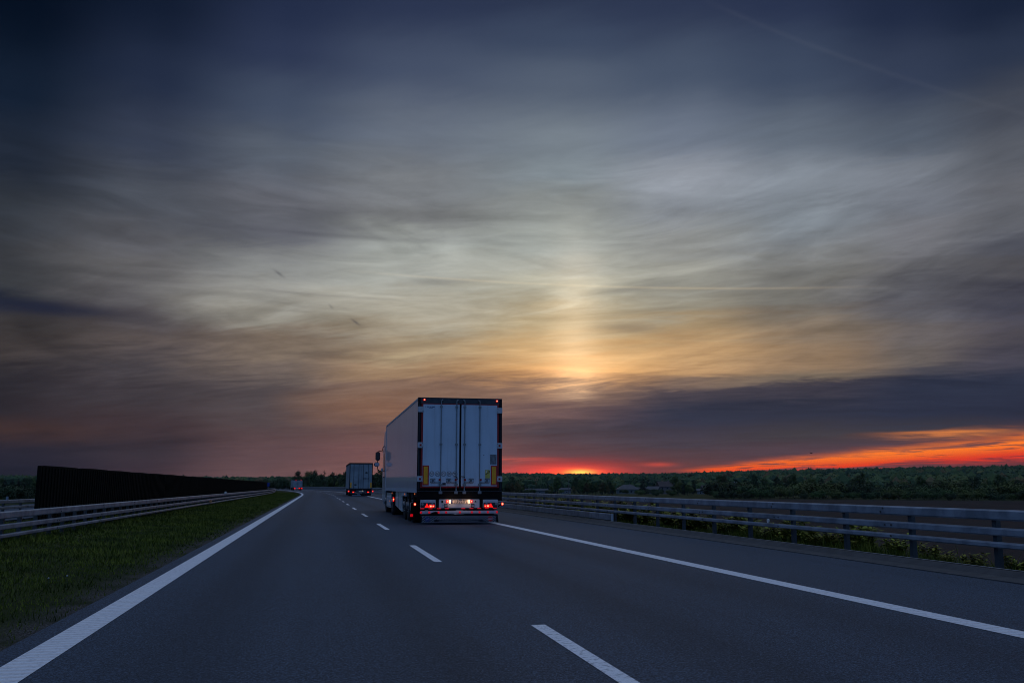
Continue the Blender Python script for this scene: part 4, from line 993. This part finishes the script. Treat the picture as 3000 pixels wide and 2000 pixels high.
def tree_proto(name, cat, kind_, m, seed, h=10.0):
    r = random.Random(seed); root = empty(name, (0, -500, -50))
    if kind_ == 'conifer':
        lobes = []
        for i in range(11):
            z = 1.2 + i * (h - 1.6) / 11; w = 2.3 * (1 - i / 11.5) + 0.15
            for k in range(5 if i < 8 else 2):
                a = r.random() * 6.28; lobes.append((math.cos(a) * w * .55, math.sin(a) * w * .55, z, w * .55, w * .55, 0.42))
        v = leafcloud(1700, lobes, 0.19, seed)
    elif kind_ == 'shrub':
        lobes = [(r.uniform(-2.2, 2.2), r.uniform(-1.2, 1.2), r.uniform(0.9, 2.0), r.uniform(.7, 1.3), r.uniform(.7, 1.2), r.uniform(.7, 1.1)) for _ in range(9)]
        v = leafcloud(2000, lobes, 0.14, seed)
    else:
        sl_ = 0.8 if kind_ == 'tall' else 1.0
        lobes = []
        for _ in range(13):
            a = r.random() * 6.28; q = r.random() ** .6; z = r.uniform(2.8, 8.6)
            wmax = 2.7 * sl_ * (1 - abs(z - 5.2) / 6.2)
            lobes.append((math.cos(a) * q * wmax, math.sin(a) * q * wmax, z, r.uniform(.9, 1.6) * sl_, r.uniform(.9, 1.6) * sl_, r.uniform(.8, 1.35)))
        lobes.append((0, 0, 5.6, 1.6, 1.6, 2.6)); lobes.append((r.uniform(-.6, .6), 0, 8.9, .9, .9, 1.0))
        v = leafcloud(3400, lobes, 0.185, seed)
    quads('crown', v, m, root)
    mb = MB()
    if kind_ == 'shrub':
        for k in range(4): mb.tube([(r.uniform(-.8, .8), r.uniform(-.3, .3), -0.5), (r.uniform(-1.5, 1.5), r.uniform(-.6, .6), 1.6)], [0.06, 0.02], 6)
    else:
        top = h * (0.94 if kind_ == 'conifer' else 0.72)
        mb.tube([(0, 0, -1.0), (0.05, 0.02, 1.5), (-0.05, 0.05, 4.0), (0.1, 0, top)], [0.28, 0.22, 0.16, 0.05], 8)
        if kind_ != 'conifer':
            for k in range(6):
                a = k * 1.05 + r.random(); z = r.uniform(2.4, 5.2)
                mb.tube([(0, 0, z), (math.cos(a) * .9, math.sin(a) * .9, z + 1.0), (math.cos(a) * 1.9, math.sin(a) * 1.9, z + 2.3)], [0.10, 0.07, 0.03], 6)
    mb.build('trunk' if kind_ != 'shrub' else 'stems', M['bark'], root)
    return root

PROTO = {
 'round': [tree_proto('broadleaf_tree', 'tree', 'round', M['leaf_a'], 11), tree_proto('broadleaf_tree', 'tree', 'round', M['leaf_b'], 12), tree_proto('broadleaf_tree', 'tree', 'tall', M['leaf_a'], 13)],
 'dark': [tree_proto('broadleaf_tree', 'tree', 'round', M['leaf_c'], 14), tree_proto('broadleaf_tree', 'tree', 'tall', M['leaf_c'], 15)],
 'rust': [tree_proto('broadleaf_tree', 'tree', 'round', M['leaf_d'], 16)],
 'spruce': [tree_proto('spruce_tree', 'tree', 'conifer', M['needle'], 17), tree_proto('spruce_tree', 'tree', 'conifer', M['needle'], 18)],
 'shrub': [tree_proto('shrub', 'shrub', 'shrub', M['leaf_a'], 19), tree_proto('shrub', 'shrub', 'shrub', M['leaf_c'], 20), tree_proto('shrub', 'shrub', 'shrub', M['leaf_b'], 21)],
}
used = set()
def plant(kind_, az_, r_, h, label, cat, group, i=None):
    ps = PROTO[kind_]; p = ps[random.randrange(len(ps)) if i is None else i]
    o = p if p.name not in used else copy_tree(p)
    used.add(p.name)
    x, y = r_ * math.sin(R_(az_)), r_ * math.cos(R_(az_))
    z = float(ground_z(np.array([x]), np.array([y]))[0])
    if az_ > -6 and 'standing out' not in label: h = min(h, CAM_H + r_ * math.tan(R_(float(ridge(az_)[0]) - 0.13)) - z)
    o.location = (x, y, z); sc_ = h / (3.0 if kind_ == 'shrub' else 10.0)
    o.scale = (sc_ * random.uniform(.85, 1.2), sc_ * random.uniform(.85, 1.2), sc_); o.rotation_euler = (0, 0, random.uniform(0, 6.28))
    tag(o, label, cat, group)
    return o

HOUSES = [  # azimuth, distance, width, depth, wall height, roof height, yaw, wall, roof, chimney, label
 (7.25, 560, 13.5, 9.0, 3.1, 2.6, 0.10, 'wall_green', 'roof', True, 'grey hipped-roof house nearest the guardrail, left of the dark spruce'),
 (3.35, 600, 6.5, 6.0, 3.2, 1.2, -0.2, 'wall_pale', 'roof', False, 'small pale shed with a light roof among the trees below the sunset'),
 (8.3, 680, 34.0, 9.0, 4.2, 1.5, 0.05, 'wall_pale', 'roof', False, 'long low building with a grey roof behind the hipped-roof house'),
 (9.55, 610, 10.0, 8.5, 5.4, 3.4, 0.35, 'wall_pink', 'roof_red', True, 'two-storey pinkish house with a tall roof right of the dark spruce'),
 (8.85, 600, 7.5, 7.0, 3.4, 2.0, -0.3, 'wall_pale', 'roof', False, 'pale low house between the dark spruce and the pinkish house'),
 (1.55, 620, 15.0, 7.0, 2.8, 1.3, 0.1, 'wall_pale', 'roof', False, 'long grey low building just right of the white truck'),
 (11.7, 640, 4.5, 4.5, 3.0, 1.4, 0.0, 'wall_pale', 'roof', False, 'tiny white hut standing alone on the wooded slope'),
 (12.05, 660, 6.5, 6.0, 4.6, 2.4, 0.3, 'wall_pink', 'roof_red', True, 'small red-brown house beside the tiny white hut'),
]
def house(az_, r_, w, d, hw, hr, yaw, wm, rm, chim, label):
    x, y = r_ * math.sin(R_(az_)), r_ * math.cos(R_(az_)); z = float(ground_z(np.array([x]), np.array([y]))[0])
    root = empty('house', (x, y, z), -R_(az_) + yaw); tag(root, label, 'house', 'houses of the village beyond the field')
    mb = MB(); mb.span((-w / 2, -d / 2, -0.8), (w / 2, d / 2, hw)); wall = mb.build('wall', M[wm], root)
    e = 0.5; mb = MB(); a, b = w / 2 + e, d / 2 + e; rid = max(w / 2 - d / 2 * 0.9, 0.6) if 'hipped-roof house nearest' in label else a - 0.05
    mb.add([(-a, -b, hw - 0.1), (a, -b, hw - 0.1), (a, b, hw - 0.1), (-a, b, hw - 0.1), (-rid, 0, hw + hr), (rid, 0, hw + hr)], [(0, 1, 5, 4), (1, 2, 5), (2, 3, 4, 5), (3, 0, 4), (3, 2, 1, 0)])
    rf = mb.build('roof', M[rm], root)
    if chim:
        mb = MB(); mb.span((rid * .4, 0.3, hw + hr * .5), (rid * .4 + .6, 0.9, hw + hr + .8)); mb.build('chimney', M['wall_pink'], rf)
    n = max(1, int(w / 3.2))
    for fl_ in range(2 if hw > 5 else 1):
        for k in range(n):
            xx = -w / 2 + (k + .5) * w / n; zz = 1.0 + fl_ * 2.6
            mb = MB(); mb.span((xx - .6, -d / 2 - .05, zz), (xx + .6, -d / 2 - .002, zz + 1.2)); f = mb.build('window', M['wall_pale'] if wm != 'wall_pale' else M['hinge'], root)
            mb = MB(); mb.span((xx - .5, -d / 2 - .06, zz + .1), (xx + .5, -d / 2 - .051, zz + 1.1)); mb.build('pane', M['pane'], f)
    mb = MB(); mb.span((w * .3, -d / 2 - .05, 0), (w * .3 + .9, -d / 2 - .0505 + .045, 0.95)); mb.build('door', M['wood'], root)
for hh in HOUSES: house(*hh)

def blocked(a, r_):
    for h in HOUSES:
        half = math.degrees(h[2] * 0.5 / h[1]) + 0.15
        if abs(a - h[0]) < half and r_ < h[1] + 25: return True
    return False

G_MID = 'trees of the village and valley beyond the field'
LAB = {'round': 'mid green round-crowned tree in the valley beyond the right guardrail', 'dark': 'dark green dense tree in the valley beyond the right guardrail',
       'rust': 'rusty olive tree in the valley beyond the right guardrail', 'spruce': 'pointed dark spruce in the valley beyond the right guardrail'}
cnt = 0
while cnt < 190:
    a = random.uniform(-0.5, 32.5); r_ = 310 + 420 * random.random() ** 1.1
    lo = 400 if a < 12 else 310
    if r_ < lo or blocked(a, r_): continue
    k_ = random.choices(['round', 'dark', 'rust', 'spruce'], [5, 3, 1.3, 0.7])[0]
    h = random.uniform(5.0, 11.0) if r_ > 420 else random.uniform(3.0, 7.0)
    plant(k_, a, r_, h, LAB[k_], 'tree', G_MID + ', ' + k_ + ' kind'); cnt += 1
plant('spruce', 8.25, 545, 11.5, 'tall dark spruce standing between the hipped-roof house and the pinkish house', 'tree')if False else tag(plant('spruce', 8.2, 540, 11.0, '', 'tree', None, 0), 'tall dark spruce standing between the hipped-roof house and the pinkish house', 'tree')
for (a, r_, h, lab, k_) in ((3.95, 500, 9.5, 'broad dark tree just right of the small pale shed', 'dark'), (11.1, 1000, 15.0, 'single tree standing out above the wooded skyline right of the sunset', 'dark')):
    plant(k_, a, r_, h, lab, 'tree', None, 0)
for i in range(22):
    a = 12.8 + i * 0.93 + random.uniform(-.4, .4); o = plant('shrub', a, random.uniform(305, 350), random.uniform(4.0, 6.8), 'large rounded thicket behind the low hedge of the brown field', 'shrub', 'thickets behind the field hedge'); o.scale.x *= random.uniform(1.0, 1.7); o.scale.y *= 1.2
for i in range(46):
    a = 12.5 + i * 0.43 + random.uniform(-.2, .2); r_ = random.uniform(284, 306)
    plant('shrub', a, r_, random.uniform(2.0, 3.6), 'low shrub in the hedge along the far edge of the brown field', 'shrub', 'shrubs along the far edge of the field')
for i in range(64):
    a = random.uniform(-0.3, 13.2); r_ = random.uniform(360, 500)
    low = blocked(a, r_)
    if low and random.random() < .45: continue
    k_ = random.choice(['round', 'round', 'dark', 'rust']) if not low else 'shrub'
    h = random.uniform(2.2, 3.2) if low else random.uniform(4.5, 7.5)
    if k_ == 'shrub': plant('shrub', a, r_, h, 'garden shrub in front of the village houses beyond the guardrail', 'shrub', 'shrubs in front of the village houses')
    else: plant(k_, a, r_, h, LAB[k_], 'tree', G_MID + ', ' + k_ + ' kind')
# wood on the outside of the bend
for i in range(58):
    a = -15.2 + 9.4 * (i / 57) + random.uniform(-.15, .15); r_ = random.uniform(330, 440)
    if a < -13.2: h = random.uniform(4.0, 5.5); r_ += 60
    else: h = random.uniform(7.4, 11.0) * (r_ / 385)
    if abs(a + 14.2) < .2: h = 7.5
    k_ = random.choices(['dark', 'round', 'spruce'], [6, 2, 1.2])[0]
    plant(k_, a, r_, h, {'dark': 'dark leafy tree in the wood behind the second truck', 'round': 'greener leafy tree in the wood behind the second truck', 'spruce': 'spruce in the wood behind the second truck'}[k_], 'tree', 'wood on the outside of the bend, ' + k_ + ' kind')
for i in range(30):
    plant('shrub', -15.0 + 9.0 * i / 29 + random.uniform(-.12, .12), random.uniform(300, 325), random.uniform(2.8, 4.2), 'dark shrub at the edge of the wood behind the second truck', 'shrub', 'shrubs along the wood on the bend', 1)
# belt of trees beyond the opposite carriageway
for i in range(64):
    a = -37 + 16 * (i / 63) + random.uniform(-.15, .15); r_ = random.uniform(300, 380)
    k_ = random.choices(['dark', 'round', 'spruce'], [6, 1, 1.4])[0]
    plant(k_, a, r_, random.uniform(4.4, 6.2) if a < -24.5 else random.uniform(3.0, 3.9), 'dark %s in the tree belt at the left edge, beyond the opposite carriageway' % ('spruce' if k_ == 'spruce' else 'leafy tree' if k_ == 'dark' else 'greenish tree'), 'tree', 'tree belt beyond the opposite carriageway, ' + k_ + ' kind')

for i in range(26):  # shrub row added to cover pale ground and keep the left edge dark
    plant('shrub', -37 + 11.5 * i / 25 + random.uniform(-.15, .15), random.uniform(120, 190), random.uniform(2.1, 2.7), 'dark shrub added to darken the ground before the left tree belt', 'shrub', 'shrubs added to darken the ground before the left tree belt', 1)
# wooded hills: one mass of crowns
def forest():
    n = 9500; r = np.random.default_rng(3)
    a = r.uniform(-38, 36, n); re, rr = ridge(a); rd = 640 + (rr + 40 - 640) * r.random(n) ** 0.85
    ok = ~((rd < 720) & (a > 0) & (a < 13)); a, rd, re = a[ok], rd[ok], re[ok]; n = len(a)
    x = rd * np.sin(np.radians(a)); y = rd * np.cos(np.radians(a)); z = ground_z(x, y)
    h = r.uniform(8, 14.5, n); h = np.clip(np.minimum(h, CAM_H + rd * np.tan(np.radians(re + .03 * r.normal(size=n))) - z), 4.0, 20); wd = h * r.uniform(.34, .56, n)
    con = r.random(n) < .10; wd[con] *= .6
    per = 46
    bm = bmesh.new(); bmesh.ops.create_icosphere(bm, subdivisions=1, radius=1.0)
    ico = np.array([v.co[:] for v in bm.verts]); tri = np.array([[v.index for v in f.verts] for f in bm.faces]); bm.free()
    jag = 1 + .20 * r.normal(size=(n, len(ico)))
    cen = np.stack([x, y, z + .55 * h], -1)
    body = cen[:, None, :] + ico[None] * jag[..., None] * np.stack([wd * .86, wd * .86, h * .43], -1)[:, None, :]
    body[..., 2] += np.where(con, .02 * h, 0)[:, None]
    tv = body[:, tri, :].reshape(-1, 3)
    d = r.normal(size=(n, per, 3)); d /= np.linalg.norm(d, axis=2)[..., None]; d[..., 2] = np.abs(d[..., 2]) * .9 - .25 * r.random((n, per))
    c = (cen[:, None, :] + d * (np.stack([wd, wd, h * .47], -1)[:, None, :] * r.uniform(.82, 1.10, (n, per))[..., None])).reshape(-1, 3)
    m_ = len(c); sz = np.repeat(h, per) * r.uniform(.030, .065, m_)
    nn = d.reshape(-1, 3) + np.array([0, 0, .4]) + r.normal(size=(m_, 3)) * .6; nn /= np.linalg.norm(nn, axis=1)[:, None]
    u = np.cross(nn, r.normal(size=(m_, 3))); u /= np.linalg.norm(u, axis=1)[:, None]; w = np.cross(nn, u)
    u *= sz[:, None]; w *= sz[:, None]
    lv = np.stack([c - u, c - w, c + u, c + u, c + w, c - u], 1).reshape(-1, 3)
    o = quads('distant_forest', np.concatenate([tv, lv]), M['forest'], per=3); kind(o, 'stuff'); tag(o, 'dark green woods covering the hills along the horizon', 'forest')
    tone = np.clip(0.5 + 0.36 * np.sin(x * .021 + 2 * np.sin(y * .009)) * np.cos(y * .013 + x * .005) + r.normal(size=n) * .20, 0, 1)
    tone = np.concatenate([np.repeat(tone, len(tri)), np.repeat(tone, per * 2)])
    at = o.data.attributes.new('species', 'FLOAT', 'FACE'); at.data.foreach_set('value', tone.astype(np.float32))
forest()

# verge grass
def grass():
    r = np.random.default_rng(5); n = 260000
    l_ = 3.5 + 150 * r.random(n) ** 2.2; s_ = -2.25 - 8.3 * r.random(n) ** 1.1
    ls2 = 6.0 + 80 * r.random(80000) ** 1.8; ss2 = 9.0 + 3.0 * r.random(80000) ** 1.6
    l_ = np.concatenate([l_, ls2]); s_ = np.concatenate([s_, ss2]); n = len(l_)
    edge = np.clip((-s_ - 2.15) / .9, 0.12, 1); edge[s_ > 0] = .8
    keep = r.random(n) < edge; l_, s_, edge = l_[keep], s_[keep], edge[keep]; n = len(l_)
    c = T; X = l_ * T.x + s_ * N.x; Y = l_ * T.y + s_ * N.y
    far = l_ > L0
    f = (l_ - L0) / RAD; cx, cy = T.x * L0 - N.x * RAD, T.y * L0 - N.y * RAD
    X = np.where(far, cx + (N.x * np.cos(f) + T.x * np.sin(f)) * (RAD + s_), X); Y = np.where(far, cy + (N.y * np.cos(f) + T.y * np.sin(f)) * (RAD + s_), Y)
    Z = ground_z(X, Y)
    patch = 0.45 + 0.55 * np.sin(X * 1.7 + 1.3 * np.sin(Y * .9)) * np.cos(Y * 1.1 + .7 * X)
    h = (0.025 + 0.055 * r.random(n)) * (0.5 + .5 * edge) * (0.6 + .8 * patch); h *= np.where(s_ < -5.3, 1.5, 1.0); h *= np.where(s_ > 0, 3.6, 1.0)
    tall = r.random(n) < .02; h[tall] *= 2.0
    a = r.random(n) * 6.28; wdt = (0.004 + 0.005 * r.random(n)) * np.clip(l_ / 9.0, 1.0, 6.0)
    lean = h * r.uniform(.2, .8, n); b = a + r.normal(size=n) * .6 + 1.57
    p0 = np.stack([X - np.cos(a) * wdt, Y - np.sin(a) * wdt, Z - .01], -1); p1 = np.stack([X + np.cos(a) * wdt, Y + np.sin(a) * wdt, Z - .01], -1)
    p2 = np.stack([X + np.cos(b) * lean, Y + np.sin(b) * lean, Z + h], -1)
    v = np.stack([p0, p1, p2], 1).reshape(-1, 3)
    o = quads('verge_grass', v, M['grass'], per=3); kind(o, 'stuff'); tag(o, 'short dark grass on the verges beside the road', 'grass')
grass()

# weeds behind the right guardrail
def weed_proto(seed):
    r = random.Random(seed); root = empty('roadside_weed', (0, 0, 0))
    mb = MB(); vs = []; rg = np.random.default_rng(seed)
    for k in range(15):
        a = r.random() * 6.28; h = r.uniform(.28, .55); q = r.uniform(.05, .34)
        pts = [(math.cos(a) * .05, math.sin(a) * .05, -0.05), (math.cos(a) * q * .6, math.sin(a) * q * .6, h * .55), (math.cos(a) * q, math.sin(a) * q, h)]
        mb.tube(pts, [0.006, 0.005, 0.003], 5, cap=False)
        for j in range(44):
            t = .15 + .85 * r.random(); b = r.random() * 6.28; sz = r.uniform(.035, .075)
            c = np.array([math.cos(a) * q * t, math.sin(a) * q * t, h * t]); d = np.array([math.cos(b), math.sin(b), r.uniform(-.3, .6)]); u = np.array([-math.sin(b), math.cos(b), 0.2]) * sz * .42
            vs += [c, c + d * sz + u, c + d * sz * 2.1, c + d * sz - u]
    quads('leaves', np.array(vs), M['weed'], root); mb.build('stems', M['stem'], root)
    return root
wps = [weed_proto(31), weed_proto(32), weed_proto(33)]; wused = set()
spots = [(8.9, 9.35, 1.25), (9.35, 9.6, 1.15), (9.75, 9.3, 1.0), (10.2, 9.7, 1.3), (10.9, 9.4, .55), (11.6, 9.3, .5), (12.5, 9.5, .4), (14.7, 9.45, .95), (15.1, 9.6, 1.1), (15.45, 9.35, .8), (16.8, 9.6, .7), (17.3, 9.5, 1.15), (17.8, 9.4, .8), (19.0, 9.5, 1.0), (19.5, 9.6, 1.15), (20.2, 9.4, .9), (21.8, 9.6, 1.1), (22.4, 9.4, 1.0), (23.6, 9.5, 1.2), (24.6, 9.7, 1.1), (25.9, 9.6, 1.3), (27.2, 9.6, 1.35), (28.6, 9.7, 1.4), (30.1, 9.6, 1.35), (31.5, 9.7, 1.4), (33.2, 9.6, 1.4), (35.0, 9.7, 1.4), (37.3, 9.7, 1.4), (40, 9.7, 1.4)]
spots += [(13.4 + .55 * i + random.uniform(-.2, .2), random.uniform(9.3, 10.2), random.uniform(.45, .85)) for i in range(50)]
for i, (lq, sq, sc_) in enumerate(spots):
    p = wps[i % 3]; o = p if p.name not in wused else copy_tree(p); wused.add(p.name)
    q = P(lq, sq); o.location = (q.x, q.y, float(ground_z(np.array([q.x]), np.array([q.y]))[0])); o.scale = (sc_ * 1.15, sc_ * 1.15, sc_); o.rotation_euler = (0, 0, random.uniform(0, 6.28))
    lab = 'bushy yellow-green weed behind the nearest guardrail posts at the right edge' if lq < 10.5 else 'small sparse weed under the guardrail left of the bushy ones' if lq < 13 else 'yellow-green weed growing behind the middle stretch of the right guardrail' if lq < 24 else 'pale yellow-green weed behind the guardrail near the end of the low barrier'
    tag(o, lab, 'weed', lab.replace('weed', 'weeds'))

# two dandelion clocks on the left verge
for i, (x, y, lab) in enumerate(((-5.03, 10.44, 'tall white dandelion clock standing in the left verge grass'), (-5.42, 10.80, 'short dandelion clock left of the taller one on the left verge'))):
    z = float(ground_z(np.array([x]), np.array([y]))[0]); h = 0.17 if i == 0 else 0.10
    root = empty('dandelion', (x, y, z)); tag(root, lab, 'dandelion')
    mb = MB(); mb.tube([(0, 0, -0.02), (0.008, 0, h * .6), (0.0, 0, h)], 0.0028, 6); mb.build('stem', M['stem'], root)
    bm = bmesh.new(); bmesh.ops.create_icosphere(bm, subdivisions=2, radius=0.011)
    for vv in bm.verts: vv.co *= random.uniform(.8, 1.15)
    me = bpy.data.meshes.new('seed_head'); bm.to_mesh(me); bm.free(); me.materials.append(M['petal']); o = bpy.data.objects.new('seed_head', me); COL.objects.link(o); o.parent = root; o.location = (0, 0, h + .012)

# utility poles in the valley
def upole(az_, r_, h, label):
    x, y = r_ * math.sin(R_(az_)), r_ * math.cos(R_(az_)); z = float(ground_z(np.array([x]), np.array([y]))[0])
    root = empty('utility_pole', (x, y, z), -R_(az_)); tag(root, label, 'pole', 'wooden poles in the valley')
    mb = MB(); mb.tube([(0, 0, -0.5), (0, 0, h)], [0.17, 0.11], 10); mb.build('pole', M['wood'], root)
    mb = MB(); mb.span((-1.0, -0.3, h - 0.5), (1.0, -0.17, h - 0.36)); ca = mb.build('crossarm', M['wood'], root)
    for u in (-.85, 0, .85):
        mb = MB(); mb.tube([(u, -0.235, h - .36), (u, -0.235, h - .16)], 0.05, 8); mb.build('insulator', M['reflector'], ca)
upole(13.75, 330, 5.6, 'thin utility pole in front of the shrubs at the field edge'); upole(3.55, 585, 9.0, 'thin utility pole just right of the small pale shed')

# a bird over the orange cloud
root = empty('bird', (150 * math.sin(R_(18.32)), 150 * math.cos(R_(18.32)), CAM_H + 150 * math.tan(R_(1.92))), 0.6); tag(root, 'tiny dark bird flying in front of the orange clouds', 'bird')
mb = MB(); mb.tube([(0, -0.20, 0), (0, -0.10, 0.0), (0, 0.05, 0.01), (0, 0.16, 0.03), (0, 0.22, 0.02)], [0.01, 0.05, 0.07, 0.04, 0.008], 8); mb.build('body', M['bird'], root)
for sx in (-1, 1):
    mb = MB(); mb.prism([(sx * 0.03, 0.0), (sx * 0.22, 0.12), (sx * 0.46, 0.06), (sx * 0.22, 0.095)], -0.05, 0.07); mb.build('wing', M['bird'], root)

# evening air: one even box of thin haze round the whole scene
mb = MB(); mb.span((-4200, -1500, -60), (4200, 4200, 150)); hz = mb.build('haze', None)
hm = bpy.data.materials.new('evening haze'); hm.use_nodes = True
for n in list(hm.node_tree.nodes): hm.node_tree.nodes.remove(n)
hv = hm.node_tree.nodes.new('ShaderNodeVolumePrincipled'); hv.inputs['Color'].default_value = (0.85, 0.90, 0.97, 1); hv.inputs['Density'].default_value = 0.000026; hv.inputs['Anisotropy'].default_value = 0.0
ho = hm.node_tree.nodes.new('ShaderNodeOutputMaterial'); hm.node_tree.links.new(hv.outputs[0], ho.inputs['Volume'])
hz.data.materials.clear(); hz.data.materials.append(hm); kind(hz, 'stuff')
